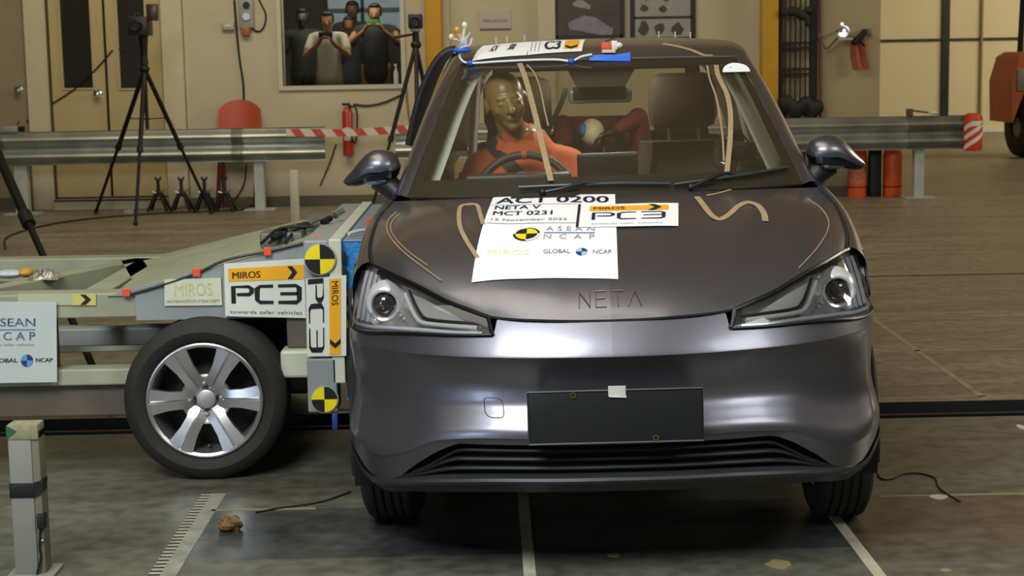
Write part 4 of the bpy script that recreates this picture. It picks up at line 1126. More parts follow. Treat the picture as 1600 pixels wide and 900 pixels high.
# half-round sticker at the top of the windshield
wsn = lambda u, v: ws_pt(u, v, .002)
pc = hitpx(WS, 1150, 111) or ws_pt(.93, .93)
hs = MB(); n = 20; vs = [pc+Vector((cos(a)*.052, .02*sin(a), .034*sin(a)))+Vector((0, -.006, .003)) for a in lsp(0, pi, n)]
vs = [Vector((v.x, (WS.ray_cast(Vector((v.x, -1, v.z)), Vector((0, 1, 0)))[0] or v).y-.004, v.z)) for v in vs]
hs.add(vs, [tuple(range(n+1))]); hso = cb(hs, 'windshield_sticker', M_sheet, windshield, label='half-round white sticker at the windshield corner', fn=LEAN)
hs = MB()
for dx in (-.02, -.005, .012): hs.ball(Vector((0, -.006, .004))+Vector((pc.x+dx, (WS.ray_cast(Vector((pc.x+dx, -1, pc.z+.012)), Vector((0, 1, 0)))[0] or pc).y-.005, pc.z+.012)), (.008, .005, .006), 8, 5)
cb(hs, 'printed_mark', M_inkblue, windshield, fn=LEAN)
# bowed black door frame standing off the driver's side
fpts = [CPX(x, y, 2.30) for x, y in ((712, 80), (697, 86), (683, 100), (668, 128), (656, 160), (647, 195), (640, 228))]
m_ = MB(); P = cr(fpts, 5)
m_.tube(P, [.010]+[.019]*(len(P)-2)+[.019], 8); m_.tube([p+Vector((0, .05, 0)) for p in P], .018, 8)
op = [CPX(x, y, 2.15) for x, y in ((716, 80), (704, 92), (694, 106), (682, 134), (670, 166), (660, 198), (652, 228))]; OP = cr(op, 5)
m_.grid(lambda i, v: P[int(i)]*(1-v)+OP[int(i)]*v, list(range(len(P))), [0, .5, 1])
cb(m_, 'bent_door_frame', M_blk, label='black door frame bowed outward by the impact', fn=LEAN)
# small white studs along the rear of the roof
for i, px in enumerate((786, 803, 827, 1030, 1055, 1078)):
    p = hitpx(ROOF, px, 66)
    x = p.x if p else 0
    y = 2.75; cb(MB().tube([(x*1.12, y, roofz(x*1.12, y)-.002), (x*1.12, y, roofz(x*1.12, y)+.026)], .0028, 6).ball((x*1.12, y, roofz(x*1.12, y)+.026), .004, 8, 6), 'roof_stud', M_white, roof, fn=LEAN)

# ---------------- tan ribbons (reflections on the hood), wires and sensors lying on the car
def ribbon(pts, w, th=.002, wd=Vector((1, 0, 0))):
    P = [Vector(p) for p in pts]; m_ = MB(); up = Vector((0, -.35, .94)); rows = []
    for i, p in enumerate(P):
        d = (P[min(i+1, len(P)-1)]-P[max(i-1, 0)]).normalized(); s_ = d.cross(up).normalized()
        k = sum(((P[j]-P[j-1]).length for j in range(1, i+1)))
        rows.append([p-s_*w/2, p+s_*w/2, p+s_*w/2+up*th, p-s_*w/2+up*th])
    vs = [q for r in rows for q in r]; fs = [(0, 1, 2, 3), tuple(4*(len(P)-1)+k for k in (3, 2, 1, 0))]
    for i in range(len(P)-1):
        for k in range(4): fs.append((4*i+k, 4*i+(k+1) % 4, 4*i+4+(k+1) % 4, 4*i+4+k))
    return m_.add(vs, fs)
M_streak = mat('tan_streak', '#9c8664', .7, var=.12, vscale=60)
def streak(tree, pix, w, label, grp=None, lift=.008, name='streak_ribbon', m=M_streak, extra=None):
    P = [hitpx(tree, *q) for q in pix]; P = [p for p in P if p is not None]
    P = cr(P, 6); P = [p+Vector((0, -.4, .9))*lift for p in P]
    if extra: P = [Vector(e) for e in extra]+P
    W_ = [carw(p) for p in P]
    mb_ = ribbon(W_, w) if name == 'streak_ribbon' else MB().tube(W_, w, 6)
    return mb_.build(name, m, label=label, cat='streak' if name == 'streak_ribbon' else 'wire', group=grp)  # cord: thin streak modelled as a tube, on the hood a reflection
st1 = hitpx(ROOF, 800, 94) ; 
streak(WS, [(812, 104), (818, 118), (825, 140), (831, 163), (838, 190), (846, 225), (854, 258), (861, 286)], .020, 'tan ribbon running down the windshield before the dummy driver')  # tan ribbons and thin brown lines laid over windshield and roof
streak(WS, [(1119, 103), (1121, 116), (1127, 130), (1136, 150), (1141, 178), (1141, 215), (1138, 250), (1135, 280)], .018, 'tan ribbon down the windshield before the passenger seat')
streak(WS, [(824, 106), (836, 120), (845, 145), (851, 175), (857, 200)], .0032, 'thin brown line beside the ribbon before the dummy driver', name='cord')
streak(WS, [(1105, 104), (1109, 125), (1118, 150), (1124, 180), (1129, 215), (1131, 255)], .0036, 'thin brown line beside the ribbon before the passenger seat', name='cord')
streak(ROOF, [(1036, 69), (1060, 73), (1082, 79), (1100, 86), (1113, 92)], .016, 'tan ribbon lying across the car roof', lift=.004)
streak(HOOD, [(1089, 309), (1099, 322), (1112, 338), (1125, 344), (1140, 336), (1152, 325), (1167, 318), (1183, 322), (1193, 334), (1196, 347)], .019, 'tan reflection in an S curve on the hood, built as a ribbon', lift=.003)  # the hood ones are reflections in the paint, modelled as solid strips
streak(HOOD, [(1104, 307), (1120, 304), (1142, 297)], .007, 'short tan reflection below the wiper, built as a ribbon', lift=.003)
streak(HOOD, [(746, 404), (728, 376), (718, 352), (719, 326), (731, 321), (745, 322), (750, 335), (755, 352)], .014, 'tan looped reflection left of the big hood sticker, built as a ribbon', lift=.003)
streak(HOOD, [(620, 332), (607, 345), (605, 360), (613, 376), (632, 396), (660, 418), (690, 440)], .0022, 'thin tan reflection built as a cord over the hood towards the headlight, outer one', lift=.003, name='cord')
streak(HOOD, [(1262, 312), (1282, 326), (1294, 344), (1292, 364), (1274, 392), (1248, 420)], .0018, 'thin tan reflection built as a cord over the hood near its far side', lift=.003, name='cord')
streak(HOOD, [(626, 334), (613, 347), (611, 360), (619, 375), (638, 394), (668, 416)], .0018, 'thin tan reflection built as a cord over the hood towards the headlight, inner one', lift=.003, name='cord')
# sensor wire with blue tape along the header
def on_roof(px, py, lift=.01):
    p = hitpx(ROOF, px, py) or hitpx(WS, px, py) or CPX(px, py, 1.9)
    return carw(p+Vector((0, -.2, .9))*lift)
def on_head(px, py):
    p = CPX(px, py, 1.80); y_ = 1.80+.165*(abs(p.x)/.53)**2.2-.022; return carw(CPX(px, py, y_))
wr = [on_head(717, 84), on_head(721, 96), on_head(735, 101), on_head(780, 98), on_head(830, 95), on_head(870, 94), on_head(893, 96), on_head(908, 89), on_head(925, 85)]
t = thing('sensor_wire', wr[3], 'white sensor wire with blue tape along the top edge of the windshield', 'wire')
MB().tube(cr(wr, 6), .0042, 8).build('wire_sheath', mat('white_wire', '#d8dde0', .5), t)
for k in (2, 6): MB().ball(wr[k], (.014, .011, .011), 12, 8).build('tape_wrap', mat('blue_tape', '#1d55b8', .5), t)
bt = thing('tape_strip', on_roof(952, 90), 'bright blue tape strip holding the sensor at the roof edge', 'tape')
P = [on_head(x_, 94) for x_ in (921, 940, 960, 985)]
Q = [on_head(x_, y_)+Vector((0, .01, 0)) for x_, y_ in ((921, 87), (940, 85), (960, 85), (985, 81))]
m_ = MB(); m_.add(P+Q+[p-Vector((0, 0, .002)) for p in P]+[p-Vector((0, 0, .002)) for p in Q], [(0, 1, 5, 4), (1, 2, 6, 5), (2, 3, 7, 6), (8, 9, 1, 0), (9, 10, 2, 1), (10, 11, 3, 2)]); m_.build('tape_film', mat('blue_tape2', '#1f63cf', .4), bt)
bx = on_roof(954, 84, .004); t = thing('sensor_box', bx, 'small white and orange sensor box at the front edge of the roof', 'sensor')
MB().box((bx.x-.032, bx.y-.015, bx.z), (bx.x+.018, bx.y+.05, bx.z+.012), .002).build('base_plate', mat('cream_base', '#cfc8a6', .5), t)
MB().box((bx.x-.034, bx.y-.012, bx.z+.012), (bx.x+.003, bx.y+.04, bx.z+.040), .003).build('orange_block', M_tape_or, t)
m_ = MB().box((bx.x+.003, bx.y-.012, bx.z+.012), (bx.x+.026, bx.y+.04, bx.z+.046), .004); m_.ball((bx.x+.03, bx.y+.0, bx.z+.028), (.016, .014, .012), 12, 8); m_.build('white_connector', mat('white_plastic', '#dcdcd6', .4), t)
MB().tube([(bx.x-.02, bx.y, bx.z+.045), (bx.x+.01, bx.y, bx.z+.055), (bx.x+.025, bx.y, bx.z+.04)], .003, 6).build('lead', M_black, t)
# wire bundle with bulbs at the roof corner
c = on_head(722, 86)+Vector((0, .0, .012)); t = thing('flash_bundle', c, 'bundle of white wires, blue tape and flash bulbs at the roof corner', 'wire bundle')
m_ = MB(); random.seed(3)
for k in range(7):
    a = Vector((random.uniform(-.02, .02), random.uniform(-.02, .02), random.uniform(-.01, .01)))
    tip = Vector((-.01+.012*k-.02, .02, .05+.014*k % .05)); m_.tube(cr([c+a, c+a*.5+Vector((.01, 0, .03)), c+tip*.8], 5), .0028, 6)
m_.tube(cr([c+Vector((-.03, 0, -.01)), c+Vector((0, -.01, .01)), c+Vector((.03, 0, .02)), c+Vector((.040, .01, .045))], 5), .004, 6)
m_.build('wires', mat('pale_wire', '#b9bfc6', .5), t)
for k, (dx, dz, cc) in enumerate(((-.040, .045, '#d8c9a0'), (-.018, .072, '#d9932e'), (.012, .090, '#dcd8cc'))):
    MB().tube([c+Vector((dx*.4, .01, .04)), c+Vector((dx, .01, dz))], [.004, .005], 8).ball(c+Vector((dx, .01, dz+.006)), (.011, .010, .013), 12, 8).build('flash_bulb', mat('bulb_%d' % k, cc, .3), t)
MB().ball(c, (.040, .016, .012), 12, 8).build('tape_wrap', mat('blue_tape', '#1d55b8', .5), t)

# ================================================================ the trolley
T_Y0 = 5.95
M_tro = mat('trolley_olive_paint', '#9a9d82', .55, var=.16, vscale=5)
M_tro2 = mat('trolley_grey_paint', '#8e9490', .5, var=.10, vscale=4)
M_tro3 = mat('trolley_dark_beam', '#5d5345', .65, var=.2, vscale=5)
M_trow = mat('trolley_cream_paint', '#c3c4ae', .5, var=.1, vscale=7)
tro = thing('crash_trolley', (-1.6, 6.5, 0), 'wheeled steel barrier trolley pressed against the side of the grey car', 'trolley')
def tp(mb_, name, m, label=None, smooth=False): return mb_.build(name, m, tro, smooth, label)
XL = -4.4
tp(MB().box((XL, 5.96, .585), (-.645, 6.08, .675), .006), 'frame_beam', M_tro)
tp(MB().box((-1.28, 5.950, .575), (-.645, 5.962, .672)), 'side_plate', M_tro2)
tp(MB().box((XL, 7.20, .565), (-.645, 7.32, .665), .006), 'frame_beam', M_tro)
tp(MB().box((XL, 6.50, .565), (-2.3, 6.70, .655), .006), 'frame_beam', M_tro)
for x in (-3.4, -1.52, -.95): tp(MB().box((x, 6.08, .575), (x+.10, 7.2, .66), .005), 'cross_member', M_tro)
tp(MB().beam((-1.98, 6.10, .62), (-1.50, 7.2, .62), .09, .08), 'diagonal_brace', M_tro)
tp(MB().beam((-1.56, 7.2, .62), (-1.25, 6.10, .62), .09, .08), 'diagonal_brace', M_tro)
tp(MB().beam((-1.30, 7.2, .62), (-1.05, 6.4, .62), .07, .08), 'diagonal_brace', M_tro)
# lower frame
tp(MB().box((XL, 5.97, .335), (-1.25, 6.07, .395), .006), 'lower_beam', M_tro)
tp(MB().box((XL, 6.00, .215), (-1.27, 6.16, .334), .006), 'lower_beam', M_tro3)
tp(MB().box((XL, 6.90, .30), (-.66, 7.02, .40), .006), 'lower_beam', M_tro)
tp(MB().box((XL, 6.45, .40), (-.9, 6.53, .47), .006), 'inner_beam', M_tro2)
tp(MB().box((XL, 7.10, .44), (-.66, 7.18, .50), .006), 'inner_beam', M_tro)
for x in (-1.68, -2.6): tp(MB().box((x, 6.0, .39), (x+.09, 6.06, .59), .004), 'upright', M_tro3)
tp(MB().box((-1.05, 6.06, .27), (-1.01, 7.3, .31), .004), 'wheel_axle', M_dark)
tp(MB().box((-1.2, 6.3, .22), (-.7, 6.95, .54), .02), 'ballast_block', mat('ballast_dark', '#1c1914', .7))
# sloped top sheet with gussets
A0, B0 = Vector((-1.36, 5.965, .672)), Vector((-.60, 5.965, .862))
dY = Vector((0, 1.355, -.008))
g = MB(); th = Vector((0, 0, .010))
g.add([A0, B0, B0+dY, A0+dY+Vector((-.08, 0, 0)), A0-th, B0-th, B0+dY-th, A0+dY-th+Vector((-.08, 0, 0))], [(0, 1, 2, 3), (7, 6, 5, 4), (0, 4, 5, 1), (1, 5, 6, 2), (2, 6, 7, 3), (3, 7, 4, 0)]); tp(g, 'sloped_sheet', M_tro)
for y, mm in ((5.952, M_tro2), (7.30, M_tro)):
    g = MB(); g.prism([(-1.38, .665), (-.60, .665), (-.60, .858), (-.66, .845)], (0, y, 0), (1, 0, 0), (0, 0, 1), (0, 1, 0), .012); tp(g, 'gusset', mm)
# front block carrying the barrier
tp(MB().box((-.650, 5.78, .33), (-.560, 7.34, .870), .006), 'front_block', M_tro2)
tp(MB().box((-.560, 5.76, .365), (-.515, 7.36, .875), .004), 'mounting_plate', M_trow)
tp(MB().box((-.650, 5.76, .262), (-.545, 5.90, .455), .006), 'front_foot', M_tro2)
tp(MB().box((-.650, 7.2, .262), (-.545, 7.34, .455), .006), 'front_foot', M_tro2)
tp(MB().box((-.76, 5.90, .36), (-.645, 6.02, .46), .01), 'foot_bracket', M_trow)
tp(MB().box((-.74, 5.95, .46), (-.645, 6.02, .60), .01), 'foot_bracket', M_tro3)
for k in range(9):
    z = .80-.052*k
    tp(MB().box((-.5155, 5.756, z), (-.50, 5.775, z+.030), .002), 'slot_hole', M_slot)
    if k > 3: break
for z in (.695, .66, .625, .59, .555, .52):
    tp(MB().lathe([(0, 0), (.006, 0), (.007, .004)], (-.530, 5.756, z), (0, 1, 0), 10), 'bolt_hole', M_slot)
# barrier honeycomb
M_hb = mat('blue_honeycomb', '#2f86c9', .45, .1, var=.12, vscale=14, bump=.5, bscale=60)
M_hb2 = mat('blue_grey_sheet', '#7d93a8', .4, .4, var=.08, vscale=8)
def hcp(u, v):      # crumpled face, u along y, v along z
    return Vector((-.345+.10*sst(u, .02, .16)-.06*sst(u, .9, 1)+.014*sin(u*21)+.01*sin(v*31+u*9), 5.79+1.53*u, .30+.56*v))
g = MB(); US, VS = lsp(0, 1, 40), lsp(0, 1, 14)
g.grid(hcp, US, VS)
g.grid(lambda u, v: Vector((-.515+(hcp(u, 1).x+.515)*v, 5.79+1.53*u, .86-.004*v)), US, lsp(0, 1, 4))
g.grid(lambda u, v: Vector((-.515+(hcp(0, v).x+.515)*u, 5.79, .30+.56*v)), lsp(0, 1, 6), VS)
g.grid(lambda u, v: Vector((-.515+(hcp(1, v).x+.515)*u, 7.32, .30+.56*v)), lsp(0, 1, 6), VS)
hcb = thing('honeycomb_block', (0, 0, 0), None, None); hcb.parent = tro; hcb.location = Vector((0, 0, 0))-tro.location
hcb.name = 'barrier_face'
MB().box((-.512, 5.772, .31), (-.30, 5.786, .70), .003).build('end_cover', mat('end_cover_dark', '#2a2823', .6), hcb)
g.build('honeycomb', M_hb, hcb)
MB().box((-.512, 5.80, .861), (-.42, 7.31, .868), .002).build('cover_sheet', M_hb2, hcb)
# patch tabs of orange tape
def dot(c, s=.014, lab='orange tape tab'):
    return tp(MB().box(Vector(c)-Vector((s, .003, s*1.1)), Vector(c)+Vector((s, .003, s*1.1)), .003), 'tape_tab', M_tape_or)
edge = lambda px, py, y=5.945: PY(px, py, y)
cab = [edge(196, 462), edge(245, 448), edge(305, 428), edge(345, 409), edge(380, 400), edge(418, 393), edge(460, 383), edge(495, 374), edge(515, 372)]
MB().tube(cr(cab, 6), .005, 8).build('trolley_cable', M_black, tro)
for px, py in ((197, 457), (307, 426), (418, 393), (498, 373)): dot(edge(px, py, 5.938))
dot(Vector((-.45, 6.35, .874)), .018); dot(Vector((-.43, 6.0, .874)), .018)
MB().tube(cr([(-.50, 5.9, .88), (-.46, 5.95, .885), (-.42, 6.0, .88)], 5), .007, 8).build('white_lead', M_white, tro)
# connectors heap
hc = Vector((-.74, 6.35, .835)); g = MB(); random.seed(11)
cn = thing('connector', (0, 0, 0), None, None); cn.parent = tro; cn.location = -tro.location
MB().box((-.86, 6.2, .80), (-.70, 6.36, .86), .01).build('junction_box', mat('junction_grey', '#6d6c5e', .5, .3), cn)
MB().box((-.72, 6.42, .83), (-.62, 6.75, .885), .01).build('junction_box', mat('junction_grey', '#6d6c5e', .5, .3), cn)
for k in range(6):
    p = Vector((-.80+.04*k, 6.12+.05*(k % 3)+.05*k, .845+.01*(k % 2)+.008*k)); MB().tube([p, p+Vector((.03, .03, .015))], [.014, .012], 10).build('plug', M_steel if k % 2 else M_dark, cn)
g = MB(); [g.tube(cr([(-.84+.03*k, 6.1, .83), (-.78+.02*k, 6.2+.04*k, .875), (-.66, 6.25+.05*k, .875)], 5), .006, 6) for k in range(4)]; g.build('cable_bunch', M_black, cn)

# boards and targets
def board(name, px, y, m, label, th=.006):
    c = [PY(a, b, y) for a, b in px]; mp_ = quadmap(*c); n = (c[1]-c[0]).cross(c[3]-c[0]).normalized()
    g = MB(); vs = [q+n*.0 for q in c]+[q-n*th for q in c]
    g.add(vs, [(0, 1, 2, 3), (7, 6, 5, 4), (0, 4, 5, 1), (1, 5, 6, 2), (2, 6, 7, 3), (3, 7, 4, 0)])
    return tp(g, name, m, label), mp_
def el(mb_, name, m, parent): return mb_.build(name, m, parent, False)
M_board = mat('white_board', '#d9dccb', .5)
def pcboard(px, y, vert, label):
    b_, q = board('sign_board', px, y, M_board, label)
    if not vert:
        g = mk(); art_rect(g, q, .05, .66, .97, .90, .002); el(g, 'orange_band', M_orange, b_)
        g = mk(); art_text(g, q, 'MIROS', .10, .71, .34, .12, .003, bold=.004); el(g, 'lettering', mat('ink_brown', '#5a3c12', .5), b_)
        g = mk(); chevron(g, q, .77, .67, .12, .22, .004); el(g, 'chevron', M_inkblk, b_)
        g = mk(); pc3_strokes(g, q, .09, .26, .84, .30, .002, .055); el(g, 'lettering', M_inkblk, b_)
        g = mk(); art_text(g, q, 'towards safer vehicles', .06, .06, .88, .06, .002); el(g, 'lettering', mat('ink_small', '#5f625a', .5), b_)
    else:
        g = mk(); art_rect(g, q, .58, .02, .86, .97, .002); el(g, 'orange_band', M_orange, b_)
        g = mk(); art_text(g, q, 'MIROS', .64, .64, .16, .30, .003, rot=-90, bold=.004); el(g, 'lettering', mat('ink_brown', '#5a3c12', .5), b_)
        g = mk(); chevron(g, q, .585, .10, .27, .12, .004, True); el(g, 'chevron', M_inkblk, b_)
        qq = lambda u, v, h: q(.02+v*.46, 1-u, h)
        g = mk(); pc3_strokes(g, qq, .02, .10, .92, .80, .002, .065); g.f = [f[::-1] for f in g.f]; el(g, 'lettering', M_inkblk, b_)
pcboard([(352, 494), (480, 497), (478, 404), (350, 412)], 5.935, False, 'wide white board with orange band and bold black lettering')
pcboard([(480, 557), (541, 556), (541, 430), (478, 436)], 5.752, True, 'upright white board with orange band and sideways black lettering')
b_, q = board('faded_sign', [(257, 478), (347, 477), (345, 434), (257, 437)], 5.942, mat('faded_cream', '#cfd0b4', .6, var=.06, vscale=20), 'faded cream sign with pale yellow letters')
g = mk(); art_text(g, q, 'MIROS', .18, .38, .66, .46, .002); el(g, 'lettering', mat('ink_faded_yellow', '#cbc68c', .6), b_)
g = mk(); art_text(g, q, 'MALAYSIAN INSTITUTE OF ROAD SAFETY', .04, .12, .92, .10, .002); el(g, 'lettering', mat('ink_faded_grey', '#7d8072', .6), b_)
b_, q = board('reflective_strip', [(28, 477), (150, 477), (150, 459), (28, 459)], 5.955, mat('pale_strip', '#b3b594', .5), 'pale yellow strip with black chevron')
g = mk(); art_rect(g, q, .70, 0, 1, 1, .002); el(g, 'yellow_end', mat('dull_yellow', '#cfc36a', .5), b_)
g = mk(); chevron(g, q, .80, .06, .14, .88, .004); el(g, 'chevron', M_inkblk, b_)
b_, q = board('sponsor_board', [(-86, 600), (89, 597), (88, 472), (-86, 471)], 5.94, mat('sponsor_white', '#c3cac2', .5, var=.03), 'white board with blue-grey lettering and a small blue emblem')
g = mk(); art_text(g, q, 'ASEAN', .40, .70, .41, .10, .002, bold=.002); art_text(g, q, 'N C A P', .40, .53, .41, .10, .002, bold=.002); el(g, 'lettering', mat('ink_bluegrey', '#7a86a0', .5), b_)
g = mk(); art_rect(g, q, .40, .652, .81, .664, .002); el(g, 'rule_line', mat('ink_steelblue', '#5a79a8', .5), b_)
g = mk(); art_text(g, q, 'for safer vehicles', .45, .46, .35, .03, .002); el(g, 'lettering', M_inkgrey, b_)
g = mk(); art_text(g, q, 'GLOBAL', .40, .255, .25, .05, .002, bold=.002); art_text(g, q, 'NCAP', .815, .255, .15, .05, .002, bold=.002); el(g, 'lettering', mat('ink_darkslate', '#39404a', .5), b_)
ta, tb2 = mk(), mk(); target(ta, tb2, q, .735, .275, .055, .002, 1, 1.4); el(ta, 'round_emblem', mat('emblem_navy', '#1d3a66', .5), b_); el(tb2, 'round_emblem', mat('emblem_blue', '#5f9ad0', .5), b_)
def tgt(px, py, r, y, lab, clipx=None):
    c = PY(px, py, y); k = r/440.0
    o = thing('target_disc', (0, 0, 0), None, None); o.parent = tro; o.location = -tro.location; o['label'] = lab
    MB().lathe([(0, 0), (k*1.08, 0), (k*1.08, .004)], c+Vector((0, .001, 0)), (0, 1, 0), 36).build('disc_plate', mat('target_grey', '#9aa09c', .5), o)
    a, b2 = mk(), mk(); mpf = lambda u, v, h: c+Vector((u, -h, v))
    target(a, b2, mpf, 0, 0, k, .002, first=0)
    a.build('black_quarter', M_inkblk, o, False); b2.build('yellow_quarter', mat('target_yellow', '#f0d80f', .5), o, False)
tgt(500, 405, 23, 5.752, 'round black and yellow target beside the upper corner of the white boards')
tgt(507, 624, 20, 5.752, 'round black and yellow target on the foot of the trolley')
MB().box((-.566, 5.74, .20), (-.545, 5.76, .26), .006).build('sensor_tip', mat('deep_blue', '#1c3c86', .5), tro)
# yellow webbing between plate and car
MB().box((-.516, 5.765, .56), (-.500, 5.775, .76), .003).build('yellow_strip', mat('dull_yellow_strip', '#b8ab3a', .6), tro)

# trolley wheels
def alloy(cx, cy, cz, R, rim, sgn, par):
    c = Vector((cx, cy, cz)); t = thing('trolley_wheel', (0, 0, 0), None, None); t.parent = par; t.location = -par.location
    tyre_mb(c, R, .195, rim, (0, 1, 0), 72).build('tyre', M_tyre, t)
    f = cy-.097*1; fy_ = lambda d: cy-sgn*(.097-d)
    r = MB().lathe([(rim, .0), (rim+.003, .002), (rim-.004, .000), (rim-.013, .006), (rim-.016, .02), (rim-.02, .05), (rim-.022, .16), (rim, .19)], (cx, fy_(.004), cz), (0, sgn, 0), 64)
    r.build('rim', M_alloy, t)
    # back of the wheel, seen between spokes
    MB().lathe([(0, .11), (.10, .11), (.13, .13), (rim-.02, .14)], (cx, fy_(0), cz), (0, sgn, 0), 40).build('brake_backing', mat('brake_dark', '#201d18', .7), t)
    s_ = MB()
    for k in range(6):
        a = k*pi/3+.02; d = Vector((cos(a), 0, sin(a))); n = Vector((-sin(a), 0, cos(a))); rows = []
        for rr, w, dep, crown in ((.040, .034, .044, .0), (.065, .036, .034, .004), (.09, .032, .025, .005), (.13, .034, .018, .005), (.17, .042, .011, .004), (.199, .049, .007, .003)):
            row = []
            for kk, (ww, dd) in enumerate(((-1, .022), (-1, .0), (-.12, -crown), (0, .003), (.12, -crown), (1, .0), (1, .022))):
                p = c+d*rr+n*(w*ww); p.y = fy_(dep+dd); row.append(p)
            rows.append(row)
        m = 7; vs = [q for r_ in rows for q in r_]; fs = []
        for i in range(len(rows)-1):
            for j in range(m-1): fs.append((i*m+j, i*m+j+1, (i+1)*m+j+1, (i+1)*m+j))
        s_.add(vs, fs)
    s_.lathe([(0, .055), (.030, .055), (.048, .050), (.066, .038), (.084, .032), (.091, .038), (.090, .075)], (cx, fy_(0), cz), (0, sgn, 0), 48)
    s_.build('spokes', M_alloy, t)
    MB().lathe([(0, .034), (.028, .034), (.034, .038), (.036, .06)], (cx, fy_(0), cz), (0, sgn, 0), 32).build('centre_cap', mat('cap_silver', (.5, .5, .47), .45, .6), t)
    for k in range(4):
        a = k*pi/2+.06; q = Vector((cx+cos(a)*.057, fy_(.034), cz+sin(a)*.057))
        MB().lathe([(0, .0), (.009, .002), (.012, .006), (.012, .02)], q, (0, sgn, 0), 12).build('wheel_nut', M_steel, t)
        MB().lathe([(.0125, .010), (.020, .006), (.0205, .016)], q, (0, sgn, 0), 20).build('nut_well', M_dark, t)
    MB().tube([(cx+.012, fy_(.03), cz-rim+.03), (cx+.010, fy_(.0), cz-rim+.045)], .005, 8).build('valve', M_dark, t)
alloy(-1.030, 5.945, .293, .293, .207, 1, tro)
alloy(-1.030, 7.38, .293, .293, .207, -1, tro)
# litter on the trolley frame
def crumple(name, c, s, m, seed, label, cat):
    random.seed(seed); g = MB(); n = 9
    H = [[random.uniform(-1, 1) for _ in range(n+1)] for _ in range(n+1)]
    def top(u, v):
        i, j = int(round(u*n)), int(round(v*n)); e = min(u, 1-u, v, 1-v)*4
        return Vector((c[0]+(u-.5)*s[0]*(1+.12*H[j][i]), c[1]+(v-.5)*s[1]*(1+.12*H[i][j]), c[2]+s[2]*min(e, 1)*(.55+.45*H[j][i]*.9)))
    g.grid(top, lsp(0, 1, n), lsp(0, 1, n))
    g.grid(lambda u, v: Vector((c[0]+(u-.5)*s[0]*.98, c[1]+(v-.5)*s[1]*.98, c[2])), lsp(0, 1, n), lsp(0, 1, n), flip=True)
    return g.build(name, m, label=label, cat=cat, smooth=False)
p = PZ(38, 424, .66)
p1 = Vector((PY(36, 420, 6.9).x, 6.62, .656)); p1 = PZ(36, 428, .656)
gl_ = MB(); 
t = thing('glove', (p1.x, 6.62, .656), 'crumpled white and yellow glove lying on the trolley frame', 'glove')
random.seed(5)
g = MB(); g.ball((p1.x-.02, 6.62, .672), (.06, .045, .018), 16, 8); g.build('palm', mat('glove_white', '#bfc0c4', .7, var=.15, vscale=30), t)
for k in range(4): MB().cap((p1.x-.05, 6.60+.018*k, .668), (p1.x-.105-.008*(k % 2), 6.585+.022*k, .664), .011, .009).build('finger', mat('glove_white', '#bfc0c4', .7), t)
MB().ball((p1.x+.045, 6.63, .676), (.03, .05, .02), 14, 8).build('yellow_cuff', mat('glove_yellow', '#c79a3c', .7), t)
p2 = PZ(70, 437, .656)
crumple('plastic_bag', (p2.x, 6.55, .661), (.12, .12, .045), mat('silver_bag', '#a39c88', .3, .4, var=.35, vscale=40), 9, 'crumpled silvery plastic bag on the trolley frame', 'bag')
# ================================================================ dummies and people
def head_pieces(mb, c, R, s=1.0):
    """c centre of the skull, R 3x3 rotation (face looks to local -y), s: 1 = 0.235 m tall head"""
    def q(x, y, z): return c + R @ (Vector((x, y, z))*s)
    def ell(x, y, z, a, b_, d): mb.ball(q(x, y, z), (a*s, b_*s, d*s), 20, 14, R)
    ell(0, .012, .030, .074, .092, .085)      # skull
    ell(0, -.020, -.010, .066, .072, .080)    # face
    ell(0, -.032, -.060, .040, .048, .050)    # jaw
    ell(0, -.066, -.088, .020, .018, .016)    # chin
    mb.cap(q(0, -.086, .012), q(0, -.108, -.024), .009*s, .014*s)   # nose
    ell(.010, -.094, -.028, .010, .010, .007); ell(-.010, -.094, -.028, .010, .010, .007)
    ell(0, -.074, .026, .048, .014, .012)     # brow
    for k in (-1, 1):
        ell(.036*k, -.058, -.020, .022, .022, .022)     # cheek
        ell(.077*k, .012, -.006, .010, .018, .032)      # ear
        ell(.031*k, -.080, .006, .013, .008, .006)      # eyelid
    ell(0, -.086, -.049, .022, .010, .0055); ell(0, -.083, -.060, .019, .010, .0065)   # lips
def arm_hand(mb, w, d, up, s=1.0, curl=.6, thumb=1):
    """w wrist, d hand direction, up: palm normal"""
    d = Vector(d).normalized(); up = Vector(up); up = (up-d*up.dot(d)).normalized(); sd = d.cross(up)
    mb.cap(w, w+d*.055*s, .022*s, .026*s)
    for k, (o, L) in enumerate(((-.030, .066), (-.010, .078), (.010, .074), (.029, .058))):
        b0 = w+d*.080*s*(1-.12*abs(k-1.5))+sd*o*s; mb.cap(w+d*.03*s+sd*o*.7*s, b0, .016*s, .0105*s)
        a = b0+(d*cos(curl*.6)+up*sin(curl*.6))*L*.45*s; b1 = a+(d*cos(curl*1.4)+up*sin(curl*1.4))*L*.32*s; c1 = b1+(d*cos(curl*2.2)+up*sin(curl*2.2))*L*.25*s
        mb.cap(b0, a, .0100*s, .0090*s); mb.cap(a, b1, .0090*s, .0082*s); mb.cap(b1, c1, .0082*s, .0072*s)
    t0 = w+d*.02*s+sd*(-.026*thumb)*s; t1 = t0+(d*.6-sd*.7*thumb+up*.25).normalized()*.038*s; t2 = t1+(d*.85-sd*.25*thumb+up*.45).normalized()*.03*s
    mb.cap(t0, t1, .014*s, .0115*s); mb.cap(t1, t2, .0115*s, .009*s)
def rot(yaw=0, pitch=0, roll=0):
    return Matrix.Rotation(yaw, 3, 'Z') @ Matrix.Rotation(pitch, 3, 'X') @ Matrix.Rotation(roll, 3, 'Y')

